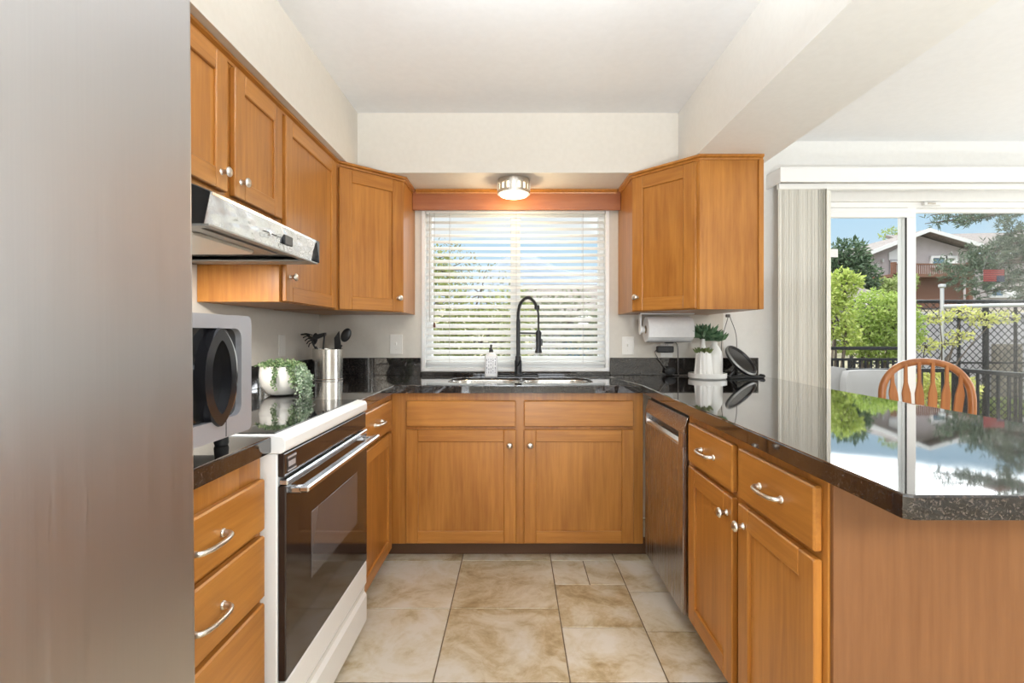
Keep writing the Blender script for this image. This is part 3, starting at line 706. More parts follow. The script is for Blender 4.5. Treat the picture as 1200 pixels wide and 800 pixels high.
b = MB(); b.lathe([(.002, 1.256), (.006, 1.25), (.008, 1.232), (.006, 1.224)], (x, by-.036, 0), 10); b.build('cord_tassel', 'brown', bl)
b = MB(); b.tube([(xs(503.5, YB-.02), by-.036, 1.26), (xs(503.5, YB-.02), by-.034, WZ1-.045)], .003, 6); b.build('tilt_wand', 'cordw', bl, 0)

# ------------------------------------------------------------------ soffit lamp
lx, ly = xs(602, 3.005), 3.005
lp = thing('ceiling_lamp', (lx, ly, ZS-.105), 'round metal flush lamp with lit slots under the soffit above the window', 'lamp')
b = MB(); b.lathe([(.0, ZS-.001), (.094, ZS-.001), (.096, ZS-.004), (.096, ZS-.028), (.092, ZS-.030), (.088, ZS-.028)], (lx, ly, 0), 40)
b.lathe([(.096, ZS-.066), (.096, ZS-.084), (.088, ZS-.084), (.088, ZS-.066), (.096, ZS-.066)], (lx, ly, 0), 40)
for k in range(18):
    a = 2*PI*(k+.5)/18; b.box(-.009, .009, -.003, .003, ZS-.068, ZS-.026, xf=Matrix.Translation((lx+.093*math.sin(a), ly-.093*math.cos(a), 0)) @ Matrix.Rotation(a, 4, 'Z'))
b.build('slotted_band', 'nickel', lp, 40)
b = MB(); b.lathe([(.084, ZS-.03), (.084, ZS-.084), (.078, ZS-.094), (.05, ZS-.102), (0, ZS-.105)], (lx, ly, 0), 40); b.build('glass_diffuser', 'lampglass', lp, 40)
b = MB(); b.lathe([(.010, ZS-.102), (.010, ZS-.108), (.004, ZS-.113), (0, ZS-.114)], (lx, ly, 0), 16); b.build('finial', 'nickel', lp, 40)
light('ceiling_lamp_bulb', 'POINT', (lx, ly, ZS-.15), 6.5, (1, .80, .52), size=.05)
# unseen fixtures added as fill for the kitchen and dining room
def fixture(x, y, z, r, e, colr, label):
    t = thing('flush_ceiling_light', (x, y, z-.07), label, 'lamp')
    b = MB(); b.lathe([(r, z-.001), (r, z-.03), (r-.01, z-.032), (0, z-.032)], (x, y, 0), 40); b.build('base', 'white', t, 40)
    b = MB(); b.lathe([(r-.015, z-.03), (r-.02, z-.05), (r*.5, z-.07), (0, z-.075)], (x, y, 0), 40); b.build('diffuser', 'lampglass', t, 40)
    light('flush_ceiling_light_bulb', 'AREA', (x, y, z-.08), e, colr, size=2*r, shape='DISK')
def uplight(x, y, e, label):  # added out of view to brighten ceiling and beam from below
    t = thing('fill_uplight', (x, y, 0), label, 'lamp')
    b = MB(); b.lathe([(0, .001), (.25, .001), (.25, .28), (.245, .28), (.245, .22), (0, .22)], (x, y, 0), 40); b.build('can', 'white', t, 40)
    light('fill_uplight_bulb', 'AREA', (x, y, .29), e, (.88, .95, 1.0), rot=(PI, 0, 0), size=.46, shape='DISK')
uplight(3.7, .9, 22, 'added fill uplight, out of view in the dining area')
uplight(.2, -1.6, 170, 'added fill uplight, out of view behind the camera')
def fill_lamp(x, y, e, label):  # added behind the camera to fill the left wall and drawers
    t = thing('fill_lamp', (x, y, 0), label, 'lamp')
    b = MB(); b.lathe([(0, .001), (.13, .001), (.13, .015), (.02, .03), (0, .03)], (x, y, 0), 32); b.build('base', 'blackm', t, 40)
    b = MB(); b.tube([(x, y, .02), (x, y, 1.22)], .011, 12); b.build('pole', 'blackm', t, 40)
    light('fill_lamp_bulb', 'POINT', (x, y, 1.42), e, (.93, .965, 1.0), size=.11)
fill_lamp(.95, -.35, 68, 'added fill lamp on a black pole, out of view behind the camera')
def fill_bowl(x, y, z, e, label):  # added above the view to throw light onto the ceiling
    t = thing('fill_bowl_light', (x, y, z-.42), label, 'lamp')
    b = MB(); b.lathe([(0, z-.001), (.07, z-.001), (.07, z-.02), (.012, z-.03), (.012, z-.40), (0, z-.40)], (x, y, 0), 24); b.build('stem', 'nickel', t, 40)
    b = MB(); b.lathe([(.01, z-.405), (.10, z-.395), (.18, z-.35), (.21, z-.31), (.205, z-.31), (.175, z-.345), (.10, z-.388), (.01, z-.398)], (x, y, 0), 40); b.build('glass_bowl', 'ceramic', t, 40)
    light('fill_bowl_light_bulb', 'AREA', (x, y, z-.32), e, (.86, .935, 1.0), rot=(PI, 0, 0), size=.36, shape='DISK')
fill_bowl(0, .95, ZC, 44, 'added fill light in a bowl, out of view under the kitchen ceiling')
fill_bowl(2.7, 1.3, ZD, 8, 'added fill light in a bowl, out of view over the dining area')

# ------------------------------------------------------------------ refrigerator
FRXX = -.474
rf = thing('refrigerator', (-.86, .44, 0), 'large brushed stainless refrigerator filling the left foreground', 'refrigerator')
b = MB(); b.box(XL+.02, FRXX-.06, .06, .745, .02, 1.80, .004); b.build('cabinet', 'grey_metal', rf)
b = MB(); b.box(-.058, 0, -.72, 0, .09, 1.80, .012, seg=3, xf=Matrix.Identity(4)); d_ = b.build('door', 'steel', rf, 40, (FRXX, .762, 0), 0)
d_.rotation_euler = (0, 0, 0)
for v in d_.data.vertices: v.co.x += -.0071*(v.co.z-1.0)
b = MB(); b.tube([(FRXX, .12, .75), (FRXX+.04, .12, .77), (FRXX+.045, .12, 1.2), (FRXX+.04, .12, 1.6), (FRXX, .12, 1.62)], .012, 12); b.build('handle', 'steel_y', rf, 40)
b = MB(); b.box(XL+.05, FRXX-.08, .08, .73, 0, .03); b.build('foot_grille', 'black', rf, 0)

# ------------------------------------------------------------------ range
RY0, RY1, RX = 1.310, 2.028, -.588
rg = thing('range', (-.9, 1.67, 0), 'white slide-in electric range with black glass cooktop and dark oven door', 'range')
b = MB(); b.box(XL+.03, RX-.022, RY0, RY1, .03, .872, .003); b.build('body', 'enamel', rg)
b = MB()
prof = [(XL+.03, .873), (RX-.012, .873), (RX-.003, .878), (RX, .885), (RX, .906), (RX-.006, .916), (RX-.034, .9205), (XL+.03, .921)]
b.prism([(p[0], p[1]) for p in prof], RY0-.002, RY1+.002, 'XZ', bev=.002); b.build('cooktop_frame', 'enamel', rg, 50)
b = MB(); b.box(XL+.06, RX-.036, RY0+.018, RY1-.014, .9190, .9235, .001); b.build('glass_cooktop', 'blackgloss', rg)
for x, y, r in ((-.80, 1.50, .10), (-.80, 1.84, .075), (-1.06, 1.50, .075), (-1.06, 1.84, .10)):
    b = MB(); b.lathe([(r, .9236), (r-.002, .9237), (r-.002, .9236), (r, .9236)], (x, y, 0), 48); b.build('burner_ring', 'grey_metal', rg, 0)
b = MB(); b.box(RX-.021, RX-.004, RY0+.002, RY1-.002, .812, .872, .002); b.build('control_strip', 'brownglass', rg)
b = MB(); b.box(RX-.004, RX-.0025, RY0+.018, RY0+.070, .822, .862, .0005, 0); b.box(RX-.0025, RX-.0018, RY0+.018, RY0+.070, .856, .861, 0, 1); b.box(RX-.0025, RX-.0018, RY0+.018, RY0+.070, .823, .826, 0, 1)
for k in range(5): b.box(RX-.0025, RX-.0018, RY0+.024+k*.0085, RY0+.030+k*.0085, .834, .848, 0, 1)
b.build('badge', ['black', 'blue_badge'], rg, 0)
od = MB(); od.box(RX-.021, RX, RY0+.001, RY1-.001, .288, .790, .003); od_ = od.build('oven_door', 'brownglass', rg)
b = MB(); b.box(RX-.001, RX+.0008, 1.475, 1.90, .478, .668, .0004); b.build('oven_window', 'ovenwin', od_, 0)
b = MB(); b.box(RX-.02, RX+.003, RY0+.004, RY1-.004, .790, .806, .003); b.build('door_trim', 'steel_y', od_)
b = MB(); b.box(RX+.028, RX+.054, RY0+.012, RY1-.012, .770, .786, .004)
for y in (RY0+.02, RY1-.045): b.box(RX-.002, RX+.032, y, y+.025, .766, .782, .003)
b.build('handle', 'steel_y', od_)
b = MB(); b.box(RX-.021, RX-.001, RY0+.001, RY1-.001, .20, .284, .003); b.prism([(RX-.02, .20), (RX-.001, .20), (RX-.008, .185), (RX-.010, .165), (RX-.001, .15), (RX-.001, .05), (RX-.02, .05)], RY0+.001, RY1-.001, 'XZ', bev=0); b.build('storage_drawer', 'enamel', rg, 20)
b = MB(); b.box(XL+.06, RX-.07, RY0+.02, RY1-.02, 0, .031); b.build('plinth', 'black', rg, 0)

# ------------------------------------------------------------------ range hood
HY_0, HY_1, HXF = 1.288, 2.000, -.767
hd = thing('range_hood', (-1.0, 1.65, 1.457), 'chrome-fronted range hood with black ends under the short wall cabinet', 'range hood')
b = MB(); b.prism([(XL+.003, 1.458), (XL+.003, 1.600), (UF+.02, 1.600), (HXF-.002, 1.538), (HXF-.016, 1.458)], HY_0, HY_0+.006, 'XZ'); b.build('end_panel', 'black', hd, 0)
b = MB(); b.prism([(XL+.003, 1.458), (XL+.003, 1.600), (UF+.02, 1.600), (HXF-.002, 1.538), (HXF-.016, 1.458)], HY_1-.006, HY_1, 'XZ'); b.build('end_panel', 'black', hd, 0)
b = MB(); b.prism([(UF-.3, 1.594), (UF-.3, 1.600), (UF+.02, 1.600), (HXF+.001, 1.540), (HXF+.001, 1.532), (UF, 1.594)], HY_0+.006, HY_1-.006, 'XZ'); b.build('top_panel', 'steel_y', hd, 0)
# wavy chrome front, dented as in the photograph
bm = bmesh.new(); nu, nv = 60, 12; grid = []
rnd = random.Random(3)
for i in range(nu+1):
    row = []
    for j in range(nv+1):
        u, v_ = i/nu, j/nv; y = HY_0+(HY_1-HY_0)*u; zz = 1.458+.080*v_
        wv_ = .0011*math.sin(19*u+3*math.sin(7*v_))*math.sin(PI*v_)+.0008*math.sin(41*u+5*v_)
        row.append(bm.verts.new((HXF-.017+.016*v_+wv_*math.sin(PI*u)**.5, y, zz)))
    grid.append(row)
for i in range(nu):
    for j in range(nv): bm.faces.new((grid[i][j], grid[i+1][j], grid[i+1][j+1], grid[i][j+1]))
bmesh.ops.recalc_face_normals(bm, faces=bm.faces); bmesh.ops.solidify(bm, geom=bm.faces[:], thickness=.0015)
mb = MB(); mb.bm.free(); mb.bm = bm; mb.build('front_panel', 'chrome', hd, 60)
b = MB(); b.box(HXF-.024, HXF-.004, HY_0, HY_1, 1.4525, 1.4585, .001); b.box(XL+.004, XL+.03, HY_0, HY_1, 1.452, 1.458); b.box(XL+.004, HXF-.02, HY_0, HY_0+.03, 1.452, 1.458); b.box(XL+.004, HXF-.02, HY_1-.09, HY_1, 1.452, 1.458); b.box(XL+.004, HXF-.02, HY_0+.02, HY_1-.05, 1.474, 1.478); b.build('underside', 'grey_metal', hd, 0)
b = MB(); b.prism(rrect(-1.18, -.90, 1.42, 1.80, .05), 1.459, 1.4735, bev=.006); b.build('lamp_lens', 'ceramic', hd, 30)
b = MB(); b.box(-1.22, -.86, 1.38, 1.85, 1.468, 1.4738, .001); b.build('filter', 'grey_metal', hd, 0)
b = MB(); b.box(HXF-.008, HXF+.0005, 1.705, 1.765, 1.480, 1.512, .002, xf=None); b.build('switch', 'black', hd, 0)
light('range_hood_bulb', 'AREA', (-1.04, 1.61, 1.452), 12, (1, .96, .90), size=.2, shape='DISK')
b = MB(); b.lathe([(.0, .006), (.008, .005), (.009, 0)], (HXF-.010, 1.615, 1.497), 16, 'X'); b.build('badge', 'chrome', hd, 40)
b = MB(); b.box(HXF-.010, HXF-.003, 1.575, 1.605, 1.4955, 1.4985); b.box(HXF-.010, HXF-.003, 1.625, 1.655, 1.4955, 1.4985); b.build('badge_bar', 'black', hd, 0)
b = MB(); b.prism([(HY_1-.001, 1.458), (HY_1+.0, 1.54), (HY_1-.030, 1.540)], HXF-.016, HXF+.002, 'YZ'); b.build('corner_cap', 'black', hd, 0)

# ------------------------------------------------------------------ microwave
MX, MY0, MY1, MZ0, MZ1 = -.642, .815, 1.245, .950, 1.222
mw = thing('microwave', (-.87, 1.03, CT), 'silver microwave with a big black oval door frame on the left counter', 'microwave')
b = MB(); b.box(-1.10, MX-.02, MY0, MY1, MZ0, MZ1, .004); b.build('case', 'grey_metal', mw)
def framed(mb, x0, x1, yo0, yo1, zo0, zo1, yi0, yi1, zi0, zi1, r=.02, mat=0):
    """a plate in the YZ plane with a rounded opening"""
    O = rrect(yo0, yo1, zo0, zo1, r*.6, 5); I = rrect(yi0, yi1, zi0, zi1, r, 5); n = len(O)
    vs = [(x, *p) for x in (x0, x1) for p in O]+[(x, *p) for x in (x0, x1) for p in I]; fs = []
    for k in range(n):
        q = (k+1) % n
        fs += [(k, q, n+q, n+k), (2*n+k, 2*n+q, 3*n+q, 3*n+k), (k, q, 2*n+q, 2*n+k), (n+k, n+q, 3*n+q, 3*n+k)]
    mb.raw(vs, fs, mat)
b = MB(); framed(b, MX-.02, MX, MY0, MY1, MZ0, MZ1, MY0+.012, MY1-.045, MZ0+.043, MZ1-.030, .025); b.build('bezel', 'mwsilver', mw, 40)
b = MB(); b.box(MX-.021, MX-.014, MY0+.01, MY1-.04, MZ0+.04, MZ1-.027); b.build('door_glass', 'blackgloss', mw, 0)
def oval(cy, cz, hw, hh, n=48):
    out = []
    for k in range(n):
        q = k/n*2; sg = 1 if q < 1 else -1; t = math.cos(PI*(q if q < 1 else q-1))*sg
        out.append((cy+sg*hw*(1-abs(t)**2.4)**.75, cz+hh*t))
    return out
oy, oz = 1.106, 1.086
O, I = oval(oy, oz, .062, .110), oval(oy+.002, oz, .036, .080); n = len(O)
vs = [(MX-.015, *p) for p in O]+[(MX+.008, *(Vector(p)*.96+Vector((oy, oz))*.04)) for p in O]+[(MX+.008, *p) for p in I]+[(MX-.015, *p) for p in I]; fs = []
for k in range(n):
    q = (k+1) % n
    for a_ in range(3): fs.append((a_*n+k, a_*n+q, (a_+1)*n+q, (a_+1)*n+k))
b = MB(); b.raw(vs, fs); b.build('door_ring', 'ringblack', mw, 50)
O2 = oval(oy+.018, oz, .066, .106)
vs = [(MX-.016, *p) for p in O2]+[(MX-.003, *p) for p in O2]+[(MX-.003, *(Vector(p)*.9+Vector((oy+.018, oz))*.1)) for p in O2]+[(MX-.016, *(Vector(p)*.9+Vector((oy+.018, oz))*.1)) for p in O2]
fs = []
for k in range(n):
    q = (k+1) % n
    for a_ in range(3): fs.append((a_*n+k, a_*n+q, (a_+1)*n+q, (a_+1)*n+k))
b = MB(); b.raw(vs, fs); b.build('ring_trim', 'chrome', mw, 50)
b = MB(); b.box(MX-.002, MX+.0006, 1.135, 1.137, MZ0+.002, MZ0+.043); b.build('seam', 'dark', mw, 0)
for x in (-1.05, MX-.05):
    for y in (MY0+.04, MY1-.04):
        b = MB(); b.lathe([(.014, CT+.0005), (.016, CT+.006), (.014, MZ0+.001)], (x, y, 0), 14); b.build('foot', 'rubber', mw, 40)

# ------------------------------------------------------------------ dishwasher
dw = thing('dishwasher', (1.0, 2.27, 0), 'stainless dishwasher under the counter next to the sink cabinet', 'dishwasher')
DXF, DY0, DY1 = .650, 1.986, 2.570
b = MB(); b.box(DXF+.03, 1.27, DY0+.004, DY1-.004, .09, CB-.006); b.build('tub', 'black', dw, 0)
b = MB(); b.prism([(DXF, .792), (DXF+.017, .856), (DXF+.034, .856), (DXF+.034, .792)], DY0, DY1, 'XZ', bev=.002); b.box(DXF, DXF+.03, DY0, DY1, .088, .742, .003); b.box(DXF, DXF+.03, DY0, DY0+.055, .74, .792, .0); b.box(DXF, DXF+.03, DY1-.03, DY1, .74, .792); b.build('door', 'steel_dw', dw, 40)
b = MB(); b.box(DXF+.026, DXF+.029, DY0+.05, DY1-.028, .742, .790); b.build('handle_recess', 'black', dw, 0)
b = MB(); b.prism([(DXF+.0005, .742), (DXF+.001, .750), (DXF+.012, .762), (DXF+.026, .762), (DXF+.026, .742)], DY0+.055, DY1-.03, 'XZ'); b.build('handle_lip', 'nickel', dw, 0)
b = MB(); b.box(DXF+.07, DXF+.09, DY0, DY1, 0, .09); b.build('toe_panel', 'black', dw, 0)

# ------------------------------------------------------------------ small things on the counters
def leafmesh(name, parts, mat, parent, loc=None, smooth=0):
    """parts: list of (pos, dir, normal hint, length, width): folded leaves, all in one mesh"""
    vs, fs = [], []
    for p, d, nrm, L_, W_ in parts:
        d = d.normalized(); s_ = d.cross(nrm)
        if s_.length < 1e-4: s_ = d.orthogonal()
        s_.normalize(); u = s_.cross(d)
        i = len(vs)
        vs += [p, p+d*L_*.45+s_*W_*.5+u*W_*.12, p+d*L_, p+d*L_*.45-s_*W_*.5+u*W_*.12]
        fs.append((i, i+1, i+2, i+3))
    me = bpy.data.meshes.new(name); me.from_pydata([tuple(v) for v in vs], [], fs); me.update()
    return link(name, me, mat, parent, smooth)
def rv(r): 
    while True:
        v = Vector((r.uniform(-1, 1), r.uniform(-1, 1), r.uniform(-1, 1)))
        if .05 < v.length < 1: return v.normalized()

# trailing plant in a white bowl pot
R = random.Random(11)
px_, py_ = -1.005, 2.20
tp = thing('trailing_plant', (px_, py_, CT), 'trailing string-leaf plant in a white bowl pot behind the cooktop', 'plant')
b = MB(); b.lathe([(.040, CT+.001), (.062, CT+.010), (.082, CT+.045), (.088, CT+.085), (.084, CT+.125), (.079, CT+.125), (.082, CT+.085), (.07, CT+.04), (0, CT+.02)], (px_, py_, 0), 40); b.build('pot', 'ceramic', tp, 50)
b = MB(); b.lathe([(0, CT+.112), (.081, CT+.110)], (px_, py_, 0), 24); b.build('soil', 'soil', tp, 0)
lv = []
for k in range(700):
    a = R.uniform(0, 2*PI); r = .095*math.sqrt(R.random()); p = Vector((px_+r*math.cos(a), py_+r*math.sin(a), CT+.122+.03*(1-(r/.1)**2)*R.random()+.004))
    lv.append((p, (rv(R)+Vector((0, 0, .5))), rv(R), R.uniform(.008, .014), R.uniform(.007, .011)))
leafmesh('crown_leaves', lv, 'leaf_pearl', tp)
strands = []
def strand(a0, length, spread=0, r0=.088):
    a = a0+R.uniform(-spread, spread); o = Vector((px_+r0*math.cos(a), py_+r0*math.sin(a), CT+.128)); dr = Vector((math.cos(a), math.sin(a), 0)); pts = []
    n = int(length/.006)
    bulge = R.uniform(.012, .04)
    for k in range(n):
        s_ = k*.006; z = o.z-s_; q = o+dr*(bulge*min(1, s_/.05)); q.z = max(CT+.004, z)
        if z < CT+.004: q += dr*(CT+.004-z)*.6
        pts.append(q+rv(R)*.004)
    return pts
allp = []
for _ in range(46): allp += [(q, 1) for q in strand(-.12, R.uniform(.08, .15), .50)]
for _ in range(5): allp += [(q, 0) for q in strand(-1.42, R.uniform(.07, .10), .07, .086)]
for _ in range(7): allp += [(q, 0) for q in strand(-.78, R.uniform(.03, .10), .16)]
for _ in range(14): allp += [(q, 0) for q in strand(.9, R.uniform(.05, .12), .9)]
for pale, mt in ((1, 'leaf_pearl_pale'), (0, 'leaf_pearl')):
    leafmesh('trailing_strands', [(q, rv(R)+Vector((.2, -.4, -.3)), rv(R), R.uniform(.008, .013), R.uniform(.007, .010)) for q, f_ in allp if f_ == pale for _ in range(2)], mt, tp)['kind'] = 'stuff'

# utensil crock and utensils
ux, uy, ur = -1.083, 2.955, .083
uc = thing('utensil_crock', (ux, uy, CT), 'brushed steel utensil crock in the left counter corner', 'crock')
b = MB(); b.lathe([(.0, CT+.001), (ur+.003, CT+.001), (ur+.003, CT+.006), (ur, CT+.009), (ur, CT+.176), (ur+.0015, CT+.179), (ur-.004, CT+.179), (ur-.004, CT+.01), (0, CT+.008)], (ux, uy, 0), 48); b.build('cylinder', 'steel_can', uc, 40)
def U(px, py, dy=0): 
    v = P(px, py, uy+dy); return v
def handle(mb, foot, top, r=.006): mb.tube([foot, top], [r, r*.8], 10)
def paddle(mb, pts, c, t=.004):
    """flat blade outlined in picture-plane coordinates, standing in the XZ plane at depth c"""
    mb.prism([(p.x, p.z) for p in pts], c-t/2, c+t/2, 'XZ', bev=.001)
foot = lambda dx, dy: Vector((ux+dx, uy+dy, CT+.012))
b = MB(); handle(b, foot(.03, -.02), U(368, 405, -.01)); b.tube(crom([U(368, 405, -.01), U(365, 398, -.01), U(361, 392.5, -.01)], 3), [.006]*4+[.008]*3, 8)
for k in range(5):
    a_ = U(366.3-k*.0, 401.5-k*2.2, -.01-.004*k); e_ = U(361.5-2.1*k, 406.5-3.6*k, -.012); m2 = (a_+e_)/2+Vector((-.004, 0, .008)); b.tube(crom([a_, m2, e_], 3), .0034, 6)
b.tube(crom([U(367, 402, -.01), U(364, 396, -.026), U(359.5, 391.8, -.02), U(353, 391.8, -.012)], 4), .005, 8)
o = b.build('spaghetti_fork', 'black'); center(o); tag(o, 'black pasta fork leaning left out of the steel crock', 'utensil', 'utensils in the crock')
b = MB(); handle(b, foot(.02, .04), U(370, 406, .03)); b.ball(U(369, 397, .03), (.017, .006, .036), 14, xf=Matrix.Rotation(.2, 3, 'Y').to_4x4())
o = b.build('serving_spoon', 'black'); center(o); tag(o, 'black serving spoon behind the pasta fork in the steel crock', 'utensil', 'utensils in the crock')
b = MB(); handle(b, foot(-.03, -.03), U(380.3, 392, -.02)); pts = [U(381.5, 389.5, -.02), U(381.5, 393, -.02), U(372, 397, -.02), U(365, 397.5, -.02), U(366, 395, -.02), U(373, 391.5, -.02)]; paddle(b, pts, uy-.02, .03)
o = b.build('masher', 'black'); center(o); tag(o, 'black hooked utensil with bent head in the middle of the steel crock', 'utensil', 'utensils in the crock')
b = MB(); handle(b, foot(-.02, .0), U(394, 408, 0)); paddle(b, [U(392.2, 411, 0), U(399.2, 411, 0), U(399.5, 402, 0), U(397.5, 387.5, 0), U(391.6, 396, 0)], uy, .005)
o = b.build('spatula', 'black'); center(o); tag(o, 'black pointed spatula beside the ladle in the steel crock', 'utensil', 'utensils in the crock')
b = MB(); handle(b, foot(-.01, -.03), U(400.5, 404, -.02), .007); b.ball(U(405.5, 392.5, -.02), (.028, .012, .042), 18, xf=Matrix.Rotation(.45, 3, 'Y').to_4x4())
o = b.build('ladle', 'black'); center(o); tag(o, 'black ladle leaning right out of the steel crock', 'utensil', 'utensils in the crock')

# vases with succulents on a tray
vy = 3.03
def V(px, py, dy=0): return P(px, py, vy+dy)
tx = V(829, 440).x
tr_ = MB(); tr_.lathe([(0, CT+.001), (.102, CT+.001), (.108, CT+.008), (.108, CT+.034), (.103, CT+.034), (.102, CT+.014), (0, CT+.012)], (tx, vy, 0), 48)
o = tr_.build('tray', 'ceramic', None, 40); center(o); tag(o, 'round white ceramic tray holding two succulent vases on the peninsula', 'tray')
def rosette(name, c, r, n, mat, parent, seed, upk=.5, wid=.3):
    R_ = random.Random(seed); mb = MB()
    for k in range(n):
        a = k*2.4; tt = k/n; el = upk*(1-tt)+.12; L_ = r*(.55+.45*tt)*R_.uniform(.9, 1.1)
        d = Vector((math.cos(a)*math.cos(el*1.3), math.sin(a)*math.cos(el*1.3), math.sin(el*1.3)))
        up_ = Vector((0, 0, 1)); s_ = d.cross(up_).normalized(); u_ = s_.cross(d)
        w_ = r*wid; pts = []
        vs = [c, c+d*L_*.35+s_*w_*.40+u_*w_*.2, c+d*L_*.7+s_*w_*.5+u_*w_*.25, c+d*L_+u_*w_*.5, c+d*L_*.7-s_*w_*.5+u_*w_*.25, c+d*L_*.35-s_*w_*.4+u_*w_*.2, c+d*L_*.4-u_*w_*.35, c+d*L_*.7-u_*w_*.3]
        mb.raw(vs, [(0, 1, 5), (1, 2, 4, 5), (2, 3, 4), (0, 6, 1), (6, 7, 2, 1), (7, 3, 2), (0, 5, 6), (5, 4, 7, 6), (4, 3, 7)])
    return mb.build(name, mat, parent, 50)
zt0 = CT+.015
fv = V(824, 430); 
v1 = thing('succulent_vase', (fv.x, vy-.03, zt0), 'left white vase on the tray, with tall and low succulent rosettes', 'vase')
b = MB(); b.lathe([(.028, zt0), (.046, zt0+.004), (.047, zt0+.05), (.043, zt0+.115), (.038, zt0+.150), (.034, zt0+.150), (.036, zt0+.12), (.03, zt0+.02), (0, zt0+.01)], (fv.x-.006, vy-.02, 0), 28, sx=.98)
for k in range(7):
    a = 2*PI*k/7+.4; b.tube([(fv.x-.006+.044*math.cos(a), vy-.02+.044*math.sin(a), zt0+.003), (fv.x-.006+.037*math.cos(a), vy-.02+.037*math.sin(a), zt0+.148)], [.012, .005], 8)
b.build('vase_body', 'ceramic', v1, 60)
b = MB(); b.tube([V(824, 412, -.02), V(823.5, 404, -.01), V(824, 397, -.01)], [.020, .014, .011], 12); b.build('stem', 'ceramic', v1, 50)
rosette('rosette', V(824.5, 396, -.01), .14, 32, 'succ', v1, 1, .8, .22)
rosette('low_rosette', V(824, 413.5, -.03), .072, 20, 'succ_l', v1, 2, .35, .36)
sv = V(840, 430)
v2 = thing('succulent_vase', (sv.x, vy+.03, zt0), 'right white bottle-shaped vase on the tray with one leafy succulent', 'vase')
b = MB(); b.lathe([(.030, zt0), (.046, zt0+.004), (.047, zt0+.110), (.043, zt0+.140), (.026, zt0+.172), (.017, zt0+.182), (.017, zt0+.200), (.013, zt0+.200), (.013, zt0+.18), (0, zt0+.17)], (sv.x, vy+.035, 0), 28); b.build('vase_body', 'ceramic', v2, 50)
rosette('rosette', Vector((sv.x-.01, vy+.01, zt0+.208)), .115, 24, 'succ', v2, 5, .55, .28)
# smart display on a stand
sd = thing('round_display', (V(866, 440).x, 3.10, CT), 'black round tilting display on a flat stand right of the vases', 'display')
cx_ = P(868, 423, 3.08)
bs0, bs1 = P(851, 445, 3.08), P(893, 445, 3.08)
b = MB(); b.prism([(bs0.x, 3.03), (bs1.x-.01, 3.03), (bs1.x, 3.06), (bs1.x, 3.11), (bs1.x-.01, 3.14), (bs0.x, 3.14)], CT+.001, CT+.012, bev=.002); b.lathe([(.006, -.03), (.011, -.02), (.011, .02), (.006, .03)], (bs1.x, 3.08, CT+.012), 10, 'Y'); b.build('base', 'black', sd, 40)
nrm_a = math.radians(38)
Rm = Matrix.Translation(cx_+Vector((0, 0, .002))) @ Vector((.50, -.576, .66)).to_track_quat('Z', 'Y').to_matrix().to_4x4()
b = MB(); b.lathe([(0, -.016), (.08, -.016), (.108, -.010), (.113, -.002), (.113, .006), (.107, .011), (.095, .011), (.092, .004), (0, .004)], (0, 0, 0), 48); bmesh.ops.transform(b.bm, matrix=Rm, verts=b.bm.verts); b.build('disc', 'black', sd, 40)
b = MB(); b.lathe([(.107, .0112), (.111, .0085), (.1135, .004), (.1142, .0055), (.1115, .0105), (.107, .0135), (.107, .0112)], (0, 0, 0), 48); bmesh.ops.transform(b.bm, matrix=Rm, verts=b.bm.verts); b.build('rim', 'grey_metal', sd, 40)
b = MB(); b.lathe([(0, .0042), (.091, .0042), (.091, .0052), (0, .0052)], (0, 0, 0), 40); bmesh.ops.transform(b.bm, matrix=Rm, verts=b.bm.verts); b.build('screen', 'blackgloss', sd, 0)
b = MB(); b.tube([cx_+Vector((-.012, .014, -.02)), Vector((bs0.x+.03, 3.08, CT+.012))], [.012, .010], 10); b.tube([Vector((bs0.x+.02, 3.08, CT+.012)), Vector((bs0.x+.06, 3.08, CT+.05))], .01, 8); b.build('strut', 'black', sd, 40)

# paper towel holder
ry = 3.06; z_r = P(0, 386, ry).z; rx0, rx1 = P(756.5, 0, ry).x, P(809, 0, ry).x
ph = thing('paper_towel_holder', ((rx0+rx1)/2, ry, z_r), 'white paper towel holder screwed under the right corner cabinet', 'holder')
b = MB(); b.prism(rrect(ry-.022, ry+.022, z_r-.03, 1.3055, .02, 5), rx0-.036, rx0-.030, 'YZ'); b.lathe([(.022, rx0-.032), (.022, rx0-.024), (.014, rx0-.006)], (0, ry, z_r), 20, 'X'); b.build('left_arm', 'white', ph, 40)
b = MB(); b.box(rx0-.036, rx1+.018, ry-.022, ry+.022, 1.299, 1.3058, .001); b.build('mounting_bar', 'white', ph, 0)
pr = thing('paper_towel_roll', ((rx0+rx1)/2, ry, z_r), 'white paper towel roll hanging on the holder under the right corner cabinet', 'paper towel')
b = MB(); b.lathe([(.025, rx0), (.074, rx0), (.076, rx0+.003), (.076, rx1-.003), (.074, rx1), (.025, rx1), (.025, rx0)], (0, ry, z_r), 48, 'X'); b.box(rx0+.001, rx1-.001, ry-.0768, ry-.0752, z_r-.045, z_r+.01); b.build('paper', 'paper', pr, 40)
b = MB(); b.lathe([(.0225, rx0+.001), (.0248, rx0+.001), (.0248, rx1-.001), (.0225, rx1-.001), (.0225, rx0+.001)], (0, ry, z_r), 24, 'X'); b.build('core', 'card', pr, 40)

